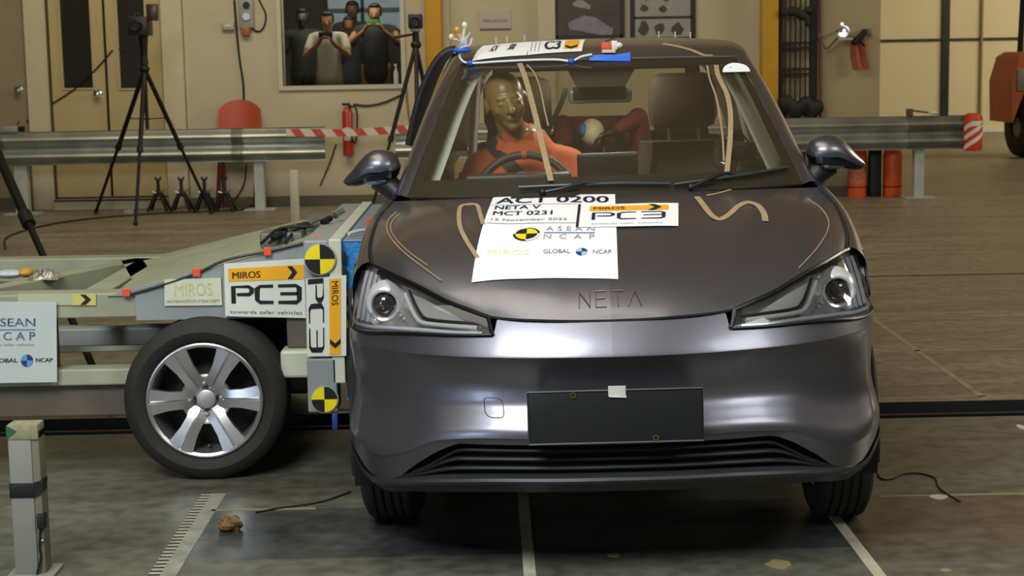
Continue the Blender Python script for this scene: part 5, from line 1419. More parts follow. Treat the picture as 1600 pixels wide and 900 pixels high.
# ---- adult test dummy in the driver's seat
M_dskin = mat('dummy_vinyl', '#a98a50', .32, var=.06, spec=.6)
M_dshirt = mat('orange_dummy_shirt', '#d8693c', .8, var=.08, vscale=8, bump=.25, bscale=25)
M_belt = mat('seat_belt', '#23272a', .6)
Cw = lambda x, y, z: carw((x, y, z))
HR = RYAW @ rot(radians(12), radians(6), radians(-12))
adw = thing('crash_test_dummy', Cw(-.30, 2.0, .62), 'crash test dummy in an orange shirt in the driver seat', 'dummy')
g = MB(); hc_ = Cw(-.362, 1.95, 1.330)
head_pieces(g, hc_, HR, 1.02)
g.cap(hc_+HR@Vector((0, .03, -.08)), Cw(-.325, 2.04, 1.15), .055, .058)
g.cap(Cw(-.31, 2.08, 1.12), Cw(-.30, 2.06, .70), .13, .14)                 # torso core
for sx in (-1, 1):
    sh_ = Cw(-.30+.17*sx, 2.06, 1.075); el_ = Cw(-.30+.23*sx, 1.90, .84); wr_ = Cw(-.30+.16*sx, 1.80, .97-.0)
    g.cap(sh_, el_, .050, .042); g.cap(el_, wr_, .042, .030)
    arm_hand(g, wr_, (Cw(-.30+.13*sx, 1.76, 1.02)-wr_), Vector((-sx, 0, .2)), 1.0, .9, sx)
    hp_ = Cw(-.30+.09*sx, 2.05, .64); kn = Cw(-.30+.14*sx, 1.62, .72); ft = Cw(-.30+.12*sx, 1.36, .42)
    g.cap(hp_, kn, .085, .060); g.cap(kn, ft, .056, .040); g.cap(ft, ft+RYAW@Vector((0, -.12, .02)), .04, .03)
fuse(g, .005, 9).build('body', M_dskin, adw)
g = MB()
g.cap(Cw(-.31, 2.07, 1.085), Cw(-.30, 2.06, .70), .150, .160)
g.cap(Cw(-.305, 2.06, 1.125), Cw(-.322, 2.05, 1.185), .10, .071)
for sx in (-1, 1):
    g.cap(Cw(-.30, 2.07, 1.10), Cw(-.30+.17*sx, 2.06, 1.07), .09, .075)
    g.cap(Cw(-.30+.17*sx, 2.06, 1.065), Cw(-.30+.225*sx, 1.93, .88), .078, .064)
    g.ball(Cw(-.30+.08*sx, 2.02, 1.02), (.085, .10, .10), 14, 10)
sh = fuse(g, .010, 4); sh.build('shirt', M_dshirt, adw)
# collar flaps
for sx in (-1, 1):
    g = MB(); a = Cw(-.322, 1.975, 1.185)
    g.obox(a+Vector((.032*sx, -.008, -.006)), (1, -.2, .55*sx), (0, 1, .3), (0, -.3, 1), .030, .004, .020)
    g.build('shirt_collar', M_dshirt, adw, False)
# seat belt across the chest, lying on the shirt
SH = BVHTree.FromPolygons([tuple(v) for v in sh.v], sh.f)
pts = []
for t in lsp(0, 1, 14):
    q = Cw(-.415+.20*t, 1.5, 1.185-.22*t); h = SH.ray_cast(q, Vector((0, 1, 0)))
    if h[0] is not None: pts.append(h[0]+Vector((0, -.006, 0)))
if len(pts) > 2:
    for _ in range(3): pts = [pts[0]]+[(pts[i-1]+pts[i]*2+pts[i+1])/4+Vector((0, -.002, 0)) for i in range(1, len(pts)-1)]+[pts[-1]]
    top = pts[0]+Vector((-.02, .03, .03))
    rows = []
    for i, p in enumerate([top]+pts):
        rows += [p+Vector((.019, 0, .014)), p-Vector((.019, 0, .014)), p-Vector((.019, -.003, .014)), p+Vector((.019, .003, .014))]
    n = len(pts)+1; fs = []
    for i in range(n-1):
        for k in range(4): fs.append((4*i+k, 4*i+(k+1) % 4, 4*i+4+(k+1) % 4, 4*i+4+k))
    m_ = MB(); m_.add(rows, fs)
    m_.v = [RYAW.inverted() @ (v-CAR_O) for v in m_.v]
    o = cb(m_, 'seat_belt', M_belt, fn=lambda v: v)
# deployed dark curtain / side of the seat behind the head
cb(MB().grid(lambda u, v: Vector((-.235+.10*cos(pi*.5*(1-v))+.012*u, 2.34+.03*u, 1.15+.33*v-.11*v*v)), lsp(-1, 1, 5), lsp(0, 1, 10)).grid(lambda u, v: Vector((-.235+.10*cos(pi*.5*(1-v))+.012*u, 2.40, 1.15+.33*v-.11*v*v)), lsp(-1, 1, 5), lsp(0, 1, 10), flip=True), 'seat_wing', mat('seat_wing_dark', '#211b18', .7), fn=LEAN)

# ---- child dummy in the rear
M_maroon = mat('maroon_sleeve', '#7d3028', .75, var=.08)
cd_ = thing('child_dummy', Cw(-.02, 3.0, .60), 'child dummy with a raised maroon arm in the rear seat', 'dummy')
g = MB(); hp = carw(CPX(925, 222, 2.85)); hr = RYAW@rot(0, radians(35), 0)
head_pieces(g, hp, hr, .78)
g.cap(hp+Vector((0, .06, -.06)), Cw(-.01, 3.02, .72), .07, .10)
for sx in (-1, 1): g.cap(Cw(-.01+.06*sx, 2.98, .66), Cw(-.01+.08*sx, 2.72, .66), .055, .045); g.cap(Cw(-.01+.08*sx, 2.72, .66), Cw(-.01+.08*sx, 2.68, .48), .042, .03)
a0 = carw(CPX(1004, 232, 2.88)); a1 = carw(CPX(997, 184, 2.84)); a2 = carw(CPX(953, 208, 2.70)); 
g.cap(Cw(.08, 3.0, 1.0), a0, .05, .04); g.cap(a0, a1, .036, .034); g.cap(a1, a2, .033, .02)
arm_hand(g, a2, Vector((-.9, -.2, -.3)), Vector((0, -.3, -1)), .62, .5, 1)
l1 = Cw(-.14, 2.9, .86); g.cap(Cw(-.09, 3.0, .98), l1, .045, .035); g.cap(l1, Cw(-.16, 2.76, .78), .034, .024); arm_hand(g, Cw(-.16, 2.76, .78), (0, -1, -.2), (0, 0, -1), .62, .5, -1)
fuse(g, .005, 3).build('body', mat('child_vinyl', '#3b2417', .4), cd_)
g = MB(); g.cap(Cw(.07, 3.0, 1.0), a0, .060, .046); g.cap(a0, a1, .045, .046); g.cap(a1, a2*.8+a1*.2, .044, .024); fuse(g, .006, 3).build('sleeve', M_maroon, cd_)
cp = hp+hr@Vector((0, .0, .050)); g = MB()
for i in range(1):
    g.ball(cp, (.056, .068, .062), 20, 12, hr)
g2 = MB(); k = len(g.v)
g.build('white_cap', mat('cap_cream', '#e9dfb0', .5), cd_)
MB().ball(cp+Vector((-.040, -.014, .012)), (.024, .045, .036), 14, 10).build('blue_patch', mat('patch_blue', '#3f7cc0', .5), cd_)
# child seat shell, dark, and red restraint behind
cs = thing('child_seat', Cw(0, 3.05, .58), 'dark child seat with red side wings on the rear bench', 'child seat')
g = MB(); g.grid(lambda u, v: Cw(.0+.20*u, 3.12-.12*abs(u)**2+.05*v, .60+.62*v), lsp(-1, 1, 12), lsp(0, 1, 8)); g.grid(lambda u, v: Cw(.0+.20*u, 3.15-.10*abs(u)**2+.05*v, .60+.62*v), lsp(-1, 1, 12), lsp(0, 1, 8), flip=True)
g.build('seat_shell', mat('child_seat_dark', '#1c1512', .7), cs)
MB().box(Cw(-.19, 2.75, .58), Cw(.19, 3.15, .68), .03).build('seat_base', mat('child_seat_dark', '#1c1512', .7), cs)
for sx in (-1, 1): MB().cap(Cw(.16*sx, 3.02, 1.12), Cw(.16*sx, 3.08, 1.20), .05, .04).build('side_wing', mat('wing_red', '#8e2f1c', .7), cs)
MB().box(Cw(-.16, 3.13, 1.10), Cw(.17, 3.17, 1.225), .015).build('head_cushion', mat('wing_red', '#8e2f1c', .7), cs)
# small camera rig on the dash, passenger side
cr0 = carw(Vector((.50, 1.60, 1.045))); ck = thing('dash_camera', cr0, 'small black camera rig with cables on the dashboard, passenger side', 'camera')
MB().box(cr0+Vector((-.05, -.04, 0)), cr0+Vector((.05, .04, .014)), .004).build('mount_plate', M_dark, ck)
MB().tube([cr0+Vector((0, 0, .01)), cr0+Vector((.01, 0, .06))], .012, 10).build('stem', M_steel, ck)
MB().box(cr0+Vector((-.035, -.03, .05)), cr0+Vector((.06, .05, .115)), .008).build('camera_body', M_black, ck)
MB().lathe([(.0, -.012), (.020, -.012), (.024, -.008), (.024, .02)], cr0+Vector((-.005, -.035, .085)), (0, 1, 0), 20).build('lens', M_dark, ck)
MB().ball(cr0+Vector((-.06, -.02, .04)), .012, 10, 8).build('clamp_knob', M_chrome, ck)
MB().ball(cr0+Vector((-.045, -.04, .085)), .007, 10, 8).build('clamp_knob', M_chrome, ck)
g = MB(); g.tube(cr([cr0+Vector((.04, 0, .11)), cr0+Vector((.0, -.01, .15)), cr0+Vector((-.07, 0, .13)), cr0+Vector((-.10, 0, .06)), cr0+Vector((-.06, 0, .01))], 6), .004, 6); g.build('cable', M_black, ck)

# ---- people watching from the control room
def person(px, topy, y, label, shirt, pose, skin='#8a6a4c', hair='#14100c', hs=1.0, zoff=0.0, face_yaw=0, build=1.0, phone=None):
    top = PY(px, topy, y); fz = .55; H = top.z-fz; k = H/1.70; x = top.x
    t = thing('person', (x, y, fz), label, 'person', 'onlookers behind the observation window')
    P = lambda a, b_, c: Vector((x+a*k*build, y+b_*k, fz+c*k))
    g = MB()
    hc2 = Vector((x, y-.01, top.z-.125*k)); HRm = rot(radians(face_yaw), radians(8 if pose else 0), 0); head_pieces(g, hc2, HRm, .98*k)
    g.cap(P(0, .01, 1.52), P(0, .02, 1.42), .055*k, .06*k)
    g.cap(P(0, .02, 1.30), P(0, .02, 1.0), .125*k, .120*k); g.cap(P(-.14, .02, 1.37), P(.14, .02, 1.37), .065*k, .065*k)
    hands = []
    for sx in (-1, 1):
        S = P(.185*sx, .02, 1.38)
        if pose == 'phone': E_, W_ = P(.26*sx, -.16, 1.16), P(.085*sx, -.27, 1.31)
        elif pose == 'high': E_, W_ = P(.27*sx, -.18, 1.22), P(.10*sx, -.26, 1.37)
        elif pose == 'one': (E_, W_) = (P(.25*sx, -.14, 1.14), P(.06*sx, -.24, 1.30)) if sx < 0 else (P(.25*sx, .0, 1.10), P(.23*sx, -.10, .88))
        else: E_, W_ = P(.25*sx, .02, 1.10), P(.24*sx, -.08, .86)
        g.cap(S, E_, .048*k, .038*k); g.cap(E_, W_, .038*k, .026*k)
        if W_.z > E_.z: arm_hand(g, W_, Vector((-.45*sx, -.1, .9)), Vector((-sx, 0, .1)), .95*k, .7, sx); hands.append(W_)
        else: arm_hand(g, W_, Vector((0, -.1, -1)), Vector((-sx, 0, 0)), .95*k, .4, -sx)
        g.cap(P(.09*sx, .02, .95), P(.10*sx, .0, .50), .085*k, .058*k); g.cap(P(.10*sx, .0, .50), P(.10*sx, .02, .10), .055*k, .036*k)
        g.cap(P(.10*sx, .02, .05), P(.11*sx, -.14, .03), .040*k, .028*k)
    fuse(g, .009, 3).build('body', mat('skin_%s' % skin, skin, .6), t)
    g = MB(); g.cap(P(0, .02, 1.31), P(0, .02, .88), .145*k, .165*k); g.cap(P(-.145, .02, 1.375), P(.145, .02, 1.375), .078*k, .078*k)
    for sx in (-1, 1):
        S = P(.185*sx, .02, 1.375)
        if pose in ('phone', 'high') or (pose == 'one' and sx < 0): E_ = P(.26*sx, -.16, 1.17)
        else: E_ = P(.25*sx, .02, 1.12)
        g.cap(S, S*.35+E_*.65, .064*k, .056*k)
    fuse(g, .014, 4).build('shirt', mat('shirt_%s' % shirt, shirt, .85, var=.08), t)
    g = MB()
    for sx in (-1, 1): g.cap(P(.09*sx, .02, .95), P(.10*sx, .0, .50), .080*k, .066*k); g.cap(P(.10*sx, .0, .50), P(.10*sx, .02, .12), .068*k, .055*k)
    g.cap(P(-.05, .02, .90), P(.05, .02, .90), .09*k, .09*k)
    fuse(g, .018, 3).build('trousers', mat('trousers_dark', '#1b1c22', .85), t)
    g = MB(); g.ball(hc2+Vector((0, .030*k, .045*k)), (.083*k*hs, .088*k, .080*k), 18, 12); g.ball(hc2+Vector((0, -.035*k, .085*k)), (.062*k, .05*k, .034*k), 14, 10)
    for sx in (-1, 1): g.ball(hc2+Vector((.066*sx*k, .015*k, .02*k)), (.018*k, .05*k, .055*k), 12, 8)
    fuse(g, .009, 2).build('hair', mat('hair_black', hair, .55), t)
    if phone and len(hands) > 0:
        c = sum(hands, Vector())/len(hands)+Vector((0, -.02, .09*k)); 
        if len(hands) == 1: c = hands[0]+Vector((.02, -.02, .09*k))
        w = .075 if len(hands) == 2 else .038
        ph = thing('phone', c, 'phone held up by the person '+label.replace('person in ', 'in ').split(',')[0].split(' holding')[0], 'phone')
        MB().box(c-Vector((w, .004, .036)), c+Vector((w, .004, .036)), .004).build('phone_body', mat('phone_%s' % phone, phone, .4), ph)
        MB().lathe([(.005, 0), (.008, -.002), (.008, 0)], c+Vector((w-.015, -.004, .02)), (0, 1, 0), 12).build('camera_lens', M_dark, ph)
    return t
ya_ = YW+.45
person(472, 12, ya_+.45, 'person in a dark shirt at the left edge of the window', '#1d231d', None, '#3d2c20')
person(511, 17, ya_, 'person in a white T-shirt holding up a phone in the window', '#b8aea0', 'phone', '#a0704a', phone='#1a1a1a')
person(550, 0, ya_+1.4, 'person in a grey shirt behind the others, tallest head between the two phone holders', '#272c33', None, '#54402e')
person(545, 24, ya_+.95, 'person in a dark blue shirt standing between the two phone holders', '#20252f', 'one', '#6f4527', hair='#100c0a')
person(585, 4, ya_+.35, 'person in a black T-shirt holding up a green phone in the window', '#1c1b1f', 'high', '#94683f', phone='#5f8f4a', build=1.12)
# ================================================================ things around the hall
def tripod(name, label, head, feet, spread_z, cam_size, r=.016, pan=True, cat='tripod', camcol=None, bar=True):
    """head: apex of the legs; feet: three floor points"""
    t = thing(name, (head.x, head.y, 0), label, cat)
    for f in feet:
        f = Vector(f); m_ = MB(); mid = head.lerp(f, .52)
        m_.tube([head, mid], r*1.15, 10); m_.build('leg', M_dark, t)
        MB().tube([mid-(f-head)*.06, f+Vector((0, 0, .02))], r*.8, 10).build('leg_extension', M_dark, t)
        MB().tube([mid-(f-head)*.015, mid+(f-head)*.015], r*1.6, 10).build('leg_clamp', M_blk, t)
        MB().ball(f+Vector((0, 0, .018)), (r*1.3, r*1.3, .018), 10, 8).build('foot', M_blk, t)
    m_ = MB(); m_.tube([head+Vector((0, 0, .04)), Vector((head.x, head.y, spread_z-.10))], r*.9, 10); m_.build('centre_column', M_dark, t)
    MB().ball(head, (.05, .05, .045), 14, 10).build('crown', M_dark, t)
    if bar:
        for f in feet:
            f = Vector(f); k = (head.z-spread_z)/(head.z-f.z); p = head.lerp(f, k); MB().tube([Vector((head.x, head.y, spread_z-.0)), p], .006, 6).build('spreader_bar', M_dark, t)
    return t
# tripod with camera on the left, in front of the doors
yT = 16.3
hd = PY(226, 108, yT)
f1_, f2_, f3_ = PZ(150, 334), PZ(212, 352), PZ(330, 334)
t = tripod('camera_tripod', 'tall black camera tripod standing before the cream doors', hd, (f1_, f2_, f3_), PY(226, 186, yT).z, .1, .020)
b = PY(226, 60, yT)
cmt = thing('video_camera', Vector((hd.x, yT, hd.z+.32)), 'black video camera on the tripod before the cream doors', 'camera')
MB().tube([hd+Vector((0, 0, .04)), hd+Vector((0, 0, .16))], [.04, .03], 12).build('pan_head', M_dark, t)
MB().tube([hd+Vector((0, 0, .12)), hd+Vector((-.22, -.1, .20))], .008, 8).build('pan_handle', M_dark, t)
c = hd+Vector((0, 0, .40))
MB().tube([hd+Vector((0, 0, .10)), hd+Vector((0, 0, .34))], [.03, .05], 12).build('head_riser', M_dark, t)
MB().box(c+Vector((-.12, -.13, -.08)), c+Vector((.07, .15, .10)), .012).build('camera_body', M_black, cmt)
MB().lathe([(0, -.02), (.035, -.02), (.045, -.03), (.045, .08)], c+Vector((-.02, -.20, .01)), (0, 1, 0), 24).build('lens', M_dark, cmt)
MB().box(c+Vector((.06, -.10, .06)), c+Vector((.16, .02, .22)), .008).build('viewfinder_screen', mat('screen_brown', '#3a2219', .3), cmt)
MB().tube([c+Vector((-.06, -.06, .08)), c+Vector((-.06, -.06, .13)), c+Vector((-.06, .10, .13)), c+Vector((-.06, .10, .08))], .01, 8).build('carry_handle', M_black, cmt)
MB().box(c+Vector((-.05, -.08, -.075)), c+Vector((.05, .08, -.06)), .004).build('quick_plate', mat('pale_plate', '#8e9276', .5), cmt)
# tripod by the window
yT = 15.6
hd = PY(650, 70, yT)
t = tripod('camera_tripod', 'black camera tripod right of the observation window', hd, (PZ(575, 352), PZ(655, 372), PZ(705, 345)), PY(650, 150, yT).z, .1, .018, bar=False)
MB().tube([hd+Vector((0, 0, .03)), hd+Vector((0, 0, .12))], [.035, .03], 12).build('pan_head', M_dark, t)
MB().tube([hd+Vector((0, 0, .10)), hd+Vector((-.20, -.05, .07))], [.010, .014], 8).build('pan_handle', M_dark, t)
cmt = thing('video_camera', hd+Vector((0, 0, .12)), 'black video camera on the tripod right of the window', 'camera')
c = hd+Vector((0, 0, .21))
MB().box(c+Vector((-.065, -.08, -.06)), c+Vector((.065, .10, .07)), .01).build('camera_body', M_black, cmt)
MB().lathe([(0, .0), (.028, .0), (.040, -.01), (.042, .05)], c+Vector((0, -.12, 0)), (0, 1, 0), 24).build('lens', M_dark, cmt)
MB().box(c+Vector((-.05, -.06, -.09)), c+Vector((.04, .06, -.06)), .006).build('quick_plate', mat('pale_plate', '#8e9276', .5), cmt)
# nearer tripod, cut by the left edge
hd = Vector((PY(-120, 40, 8.4).x, 8.4, 1.62))
a = PY(0, 248, 8.2); b = PY(66, 398, 7.75); d = (b-a); foot = a+d*(a.z/(a.z-b.z))
hd = a - d*((1.62-a.z)/(a.z-b.z))
t = tripod('camera_tripod', 'heavy black tripod leg crossing behind the trolley at the left edge', hd, (foot, Vector((hd.x-.75, hd.y-.3, 0)), Vector((hd.x-.2, hd.y+.75, 0))), .9, .1, .021, bar=False)

# hose reel style red chair back against the wall
zc = PY(374, 200, 17.75)
t = thing('plastic_chair', Vector((zc.x, 17.65, 0)), 'red plastic chair standing against the cream wall behind the guardrail', 'chair')
M_redc = mat('red_plastic', '#b04824', .45)
x0, x1 = PY(341, 180, 17.8).x, PY(408, 180, 17.8).x; zt = PY(374, 156, 17.8).z
g = MB(); g.grid(lambda u, v: Vector(((x0+x1)/2+(x1-x0)/2*u*(1-.02*v), 17.79+.05*v-.05*u*u, .62+(zt-.62)*(1-.20*abs(u)**2.6)*v)), lsp(-1, 1, 12), lsp(0, 1, 10))
g.grid(lambda u, v: Vector(((x0+x1)/2+(x1-x0)/2*u*(1-.02*v), 17.805+.05*v-.05*u*u, .62+(zt-.62)*(1-.20*abs(u)**2.6)*v)), lsp(-1, 1, 12), lsp(0, 1, 10), flip=True); g.build('backrest', M_redc, t)
MB().box((x0+.01, 17.64, .60), (x1-.01, 17.80, .635), .015).build('seat', M_redc, t)
for dx in (x0+.03, x1-.03):
    for dy in (17.68, 17.80): MB().tube([(dx, dy, .61), (dx-.06*(dy < 17.7), dy, .0)], [.026, .020], 8).build('leg', mat('dark_red_plastic', '#6e2217', .5), t)
# fire extinguisher hung on the wall
def extinguisher(px, y, ztop, zbot, label, col='#a8281a', r=.055):
    x = PY(px, 200, y).x; t = thing('fire_extinguisher', Vector((x, y, zbot)), label, 'fire extinguisher')
    MB().lathe([(0, 0), (r*.9, 0), (r, .02), (r, (ztop-zbot)*.78), (r*.6, (ztop-zbot)*.86), (r*.3, (ztop-zbot)*.9), (.0, (ztop-zbot)*.9)], (x, y, zbot), (0, 0, 1), 24).build('cylinder', mat('ext_red_'+col, col, .35), t)
    MB().box((x-.05, y-.02, ztop-.045), (x+.035, y+.02, ztop-.02), .006).build('lever', M_dark, t)
    MB().lathe([(0, 0), (.018, 0), (.018, .05), (0, .05)], (x, y, ztop-.08), (0, 0, 1), 12).build('valve', M_steel, t)
    MB().tube(cr([(x+.02, y, ztop-.05), (x+r+.05, y-.02, ztop-.10), (x+r+.03, y-.03, zbot+.25*(ztop-zbot)), (x+r*.8, y-.06, zbot+.18)], 6), .010, 8).build('hose', M_blk, t)
    MB().box((x-r*.62, y-r-.003, zbot+.16), (x+r*.62, y-r+.014, zbot+.30), .002).build('paper_label', mat('ext_label', '#b9ac92', .6), t)
    return t
e = PY(543, 158, 17.82); e2 = PY(543, 243, 17.82)
t = extinguisher(543, 17.82, e.z, e2.z, 'red fire extinguisher hanging on the wall below the observation window')
MB().box((e.x-.03, 17.86, e.z-.3), (e.x+.03, 17.90, e.z-.05)).build('wall_bracket', M_dark, t)
# red and white barrier tape
A = PY(447, 207, 17.262); B = PY(645, 201, 17.262); N = 16
t = thing('warning_tape', A, 'red and white striped warning tape strung between the two guardrails', 'tape')
r_, w_ = MB(), MB(); hgt = .078
def tape_pt(u, v): return Vector((A.x+(B.x-A.x)*u, 17.260+.006*sin(u*9), A.z+(B.z-A.z)*u-.02*sin(pi*u)-hgt/2+hgt*v))
w_.grid(lambda u, v: tape_pt(u, v), lsp(0, 1, 40), [0, 1]); w_.grid(lambda u, v: tape_pt(u, v)+Vector((0, .002, 0)), lsp(0, 1, 40), [0, 1], flip=True); w_.build('tape_band', mat('tape_white', '#c8c0ae', .5), t)
for k in range(6):
    u0 = .03+.165*k; w = .075; sk = .045
    q = [tape_pt(u0+sk, 0), tape_pt(u0+w+sk, 0), tape_pt(u0+w, 1), tape_pt(u0, 1)]; r_.add([p+Vector((0, -.002, 0)) for p in q], [(0, 1, 2, 3)])
r_.build('red_stripes', mat('tape_red', '#b8402a', .5), t, False)
# jack stands along the wall
def jack(px, label):
    p = PZ(px, 331); x, y = p.x, p.y; t = thing('jack_stand', (x, y, 0), label, 'jack stand', 'jack stands by the wall')
    M_j = mat('jack_stand_black', '#1d1c19', .5, .3)
    for sx, sy in ((-1, -1), (1, -1), (1, 1), (-1, 1)):
        m_ = MB(); m_.beam((x+.10*sx, y+.10*sy, .012), (x+.025*sx, y+.025*sy, .20), .035, .012); m_.build('leg', M_j, t)
    MB().box((x-.03, y-.03, .16), (x+.03, y+.03, .22), .004).build('collar', M_j, t)
    MB().box((x-.017, y-.012, .18), (x+.017, y+.012, .335), .003).build('ratchet_post', M_j, t)
    m_ = MB(); m_.box((x-.03, y-.03, .335), (x+.03, y+.03, .347)); m_.box((x-.03, y-.03, .345), (x-.02, y+.03, .365)); m_.box((x+.02, y-.03, .345), (x+.03, y+.03, .365)); m_.build('saddle', M_j, t)
    MB().tube([(x+.02, y-.03, .20), (x+.075, y-.035, .235)], .007, 8).build('handle', M_steel, t)
    MB().tube([(x-.02, y-.03, .20), (x-.06, y-.035, .21)], .012, 8).build('pawl_knob', M_steel, t)
jack(249, 'black jack stand by the wall, leftmost of the row')
jack(285, 'black jack stand by the wall, second from the left')
jack(321, 'black jack stand by the wall, third from the left')
jack(352, 'black jack stand by the wall, rightmost of the row')
# small floor box and cables
p = PZ(201, 336); MB().box((p.x-.045, p.y-.04, 0), (p.x+.05, p.y+.05, .055), .008).build('socket_box', mat('pale_box', '#8d8b78', .6), label='small pale box on the floor between the tripod legs', cat='box')
def cable(pts, r, m, label, name='cable'):
    return MB().tube(cr(pts, 8), r, 8).build(name, m, label=label, cat='cable')
G = lambda px, py, z=.008: Vector((PZ(px, py).x, PZ(px, py).y, z))
cable([G(8, 390), G(12, 372), G(60, 356), G(140, 343), G(260, 334), G(372, 329), G(395, 322)], .009, M_blk, 'black cable running over the floor from the trolley to the wall')
wv = lambda px, py, d=.015: PY(px, py, YW-d)
cable([wv(42, 190), wv(55, 182), wv(85, 160), wv(118, 138), wv(150, 108), wv(176, 78)], .008, M_blk, 'thin dark cable hanging diagonally across the cream doors')
cable([wv(366, 0), wv(369, 40), wv(374, 90), wv(380, 130), wv(381, 157)], .011, M_blk, 'dark cable hanging straight down the wall to the red chair')
cable([wv(389, 33), wv(395, 45), wv(405, 49), wv(413, 40), wv(415, 22), wv(408, 6), wv(402, -6)], .009, M_blk, 'looped cable below the wall outlet box')
cable([wv(385, 258), wv(382, 285), wv(372, 305), wv(362, 318)], .008, M_blk, 'dark cable dropping behind the guardrail near the jack stands')
cable([wv(552, 163), wv(575, 165), wv(600, 160), wv(628, 148)], .010, M_dark, 'thin grey pipe leading from the extinguisher to the tripod')
cable([wv(634, 125), wv(636, 160), wv(640, 190)], .010, mat('tan_cord', '#8b6f3f', .6), 'tan cord hanging on the wall right of the window')
cable([wv(525, 225), wv(515, 255), wv(500, 290)], .007, M_blk, 'black cord dropping to the floor below the extinguisher')
# cable loops lying on the floor right of the fallen post
cable([G(455, 297), G(475, 294), G(500, 297), G(520, 300), G(540, 298)], .012, M_blk, 'dark hose lying along the foot of the wall')
# wall sockets
def wallbox2(name, x0p, y0p, x1p, y1p, m, label, cat, d=.06):
    a, b_ = PY(x0p, y1p, YW), PY(x1p, y0p, YW); t = thing(name, ((a.x+b_.x)/2, YW-d, a.z), label, cat)
    MB().box((a.x, YW-d, a.z), (b_.x, YW-.001, b_.z), .006).build('housing', m, t); return t, a, b_
t, a, b_ = wallbox2('outlet_box', 375, -6, 396, 44, mat('outlet_grey', '#8f8f80', .5), 'grey industrial outlet box with round sockets on the cream wall', 'outlet')
for py, rr, mm in ((8, .035, M_dark), (26, .04, M_steel)):
    q = PY(385, py, YW-.06); MB().lathe([(0, -.02), (rr, -.02), (rr, 0)], (q.x, YW-.06, q.z), (0, 1, 0), 20).build('socket', mm, t)
q = PY(384, 50, YW-.04); MB().box((q.x-.045, YW-.07, q.z-.04), (q.x+.045, YW-.001, q.z+.05), .008).build('plug', mat('plug_orange', '#a0502c', .5), t)
t, a, b_ = wallbox2('wall_switch', 348, 34, 366, 47, mat('switch_grey', '#a8a08a', .5), 'small pale switch box left of the outlet box', 'switch', .05)
MB().box((a.x+.03, YW-.058, a.z+.03), (b_.x-.03, YW-.05, b_.z-.03)).build('rocker', M_white, t)
# little white camera on the guardrail
p = PY(20, 205, 17.35); t = thing('box_camera', (p.x, 17.35, .860), 'small white box camera lying on the guardrail at the left edge', 'camera')
MB().box((p.x-.10, 17.31, .860), (p.x+.06, 17.40, .92), .01).build('camera_body', mat('grey_white', '#8d8c86', .5), t)
MB().tube([(p.x+.06, 17.35, .89), (p.x+.12, 17.35, .89)], [.026, .030], 14).build('lens', M_dark, t)
MB().tube(cr([(p.x+.04, 17.37, .92), (p.x+.06, 17.40, .97), (p.x+.02, 17.45, .93)], 5), .006, 6).build('lead', M_blk, t)
# spray bottle on the window sill side
q = PY(619, 132, YW-.03); t = thing('spray_bottle', Vector((q.x, YW-.02, q.z)), 'white bottle standing at the right corner of the window sill', 'bottle')
MB().lathe([(0, 0), (.026, 0), (.028, .02), (.028, .12), (.010, .16), (.010, .19), (0, .19)], (q.x, YW-.02+.02, wz0), (0, 0, 1), 16).build('bottle_body', mat('bottle_white', '#aab0ac', .4), t)
MB().box((q.x-.02, YW-.02, wz0+.19), (q.x+.012, YW+.02, wz0+.215), .004).build('nozzle', mat('bottle_white', '#aab0ac', .4), t)
# short white post
q = PZ(462, 354); zt = PY(462, 266, q.y-.0).z
t = thing('bollard', (q.x, q.y, 0), 'short white post standing behind the trolley', 'post')
MB().box((q.x-.040, q.y-.03, .008), (q.x+.040, q.y+.03, zt), .012).build('shaft', mat('bollard_white', '#b6b39c', .6, var=.1), t)
MB().box((q.x-.08, q.y-.08, 0), (q.x+.08, q.y+.08, .008)).build('base_plate', mat('bollard_white', '#b6b39c', .6), t)

# notices and posters
def sheet(name, px, m, label, cat, d=.012):
    a, b_ = PY(px[0], px[3], YW), PY(px[2], px[1], YW); t = thing(name, ((a.x+b_.x)/2, YW-d, a.z), label, cat)
    MB().box((a.x, YW-d, a.z), (b_.x, YW-.001, b_.z)).build('panel', m, t, False)
    mp_ = lambda u, v, h: Vector((a.x+(b_.x-a.x)*u, YW-d-h, a.z+(b_.z-a.z)*v)); return t, mp_
t, q = sheet('notice', (750, 15, 798, 47), mat('notice_white', '#a9a298', .6), 'white paper notice on the wall above the car roof', 'notice')
g = mk(); art_text(g, q, 'PERHATIAN', .12, .38, .76, .14, .002); g.build('lettering', mat('ink_soft', '#5c564e', .6), t, False)
g = mk(); art_rect(g, q, 0, 0, 1, .07, .002); g.build('bottom_band', mat('ink_soft', '#5c564e', .6), t, False)
t, q = sheet('poster', (869, -60, 971, 57), mat('poster_brown', '#3f362c', .5, var=.3, vscale=7), 'dark framed poster with pale car pictures above the roof centre', 'poster', .03)
P1, P2 = mat('poster_grey', '#84807c', .5, var=.2, vscale=14), mat('poster_lilac', '#77727e', .5, var=.2, vscale=12)
g = mk(); 
def blob(g, q, cx, cy, pts, h): g.add([q(cx+a, cy+b, h) for a, b in pts], [tuple(range(len(pts)))])
carshape = [(-.30, -.06), (.34, -.16), (.36, -.06), (.24, .0), (.10, .08), (-.08, .11), (-.22, .06), (-.32, .02)]
g = mk(); blob(g, q, .50, .16, [(a*1.0, b*1.1) for a, b in carshape], .003); g.build('car_picture', P2, t, False)
g = mk(); blob(g, q, .50, .72, [(a*.6, b*.7) for a, b in carshape], .003); blob(g, q, .38, .44, [(a*.4, b*.5) for a, b in carshape], .003); g.build('car_picture', P1, t, False)
g = mk()
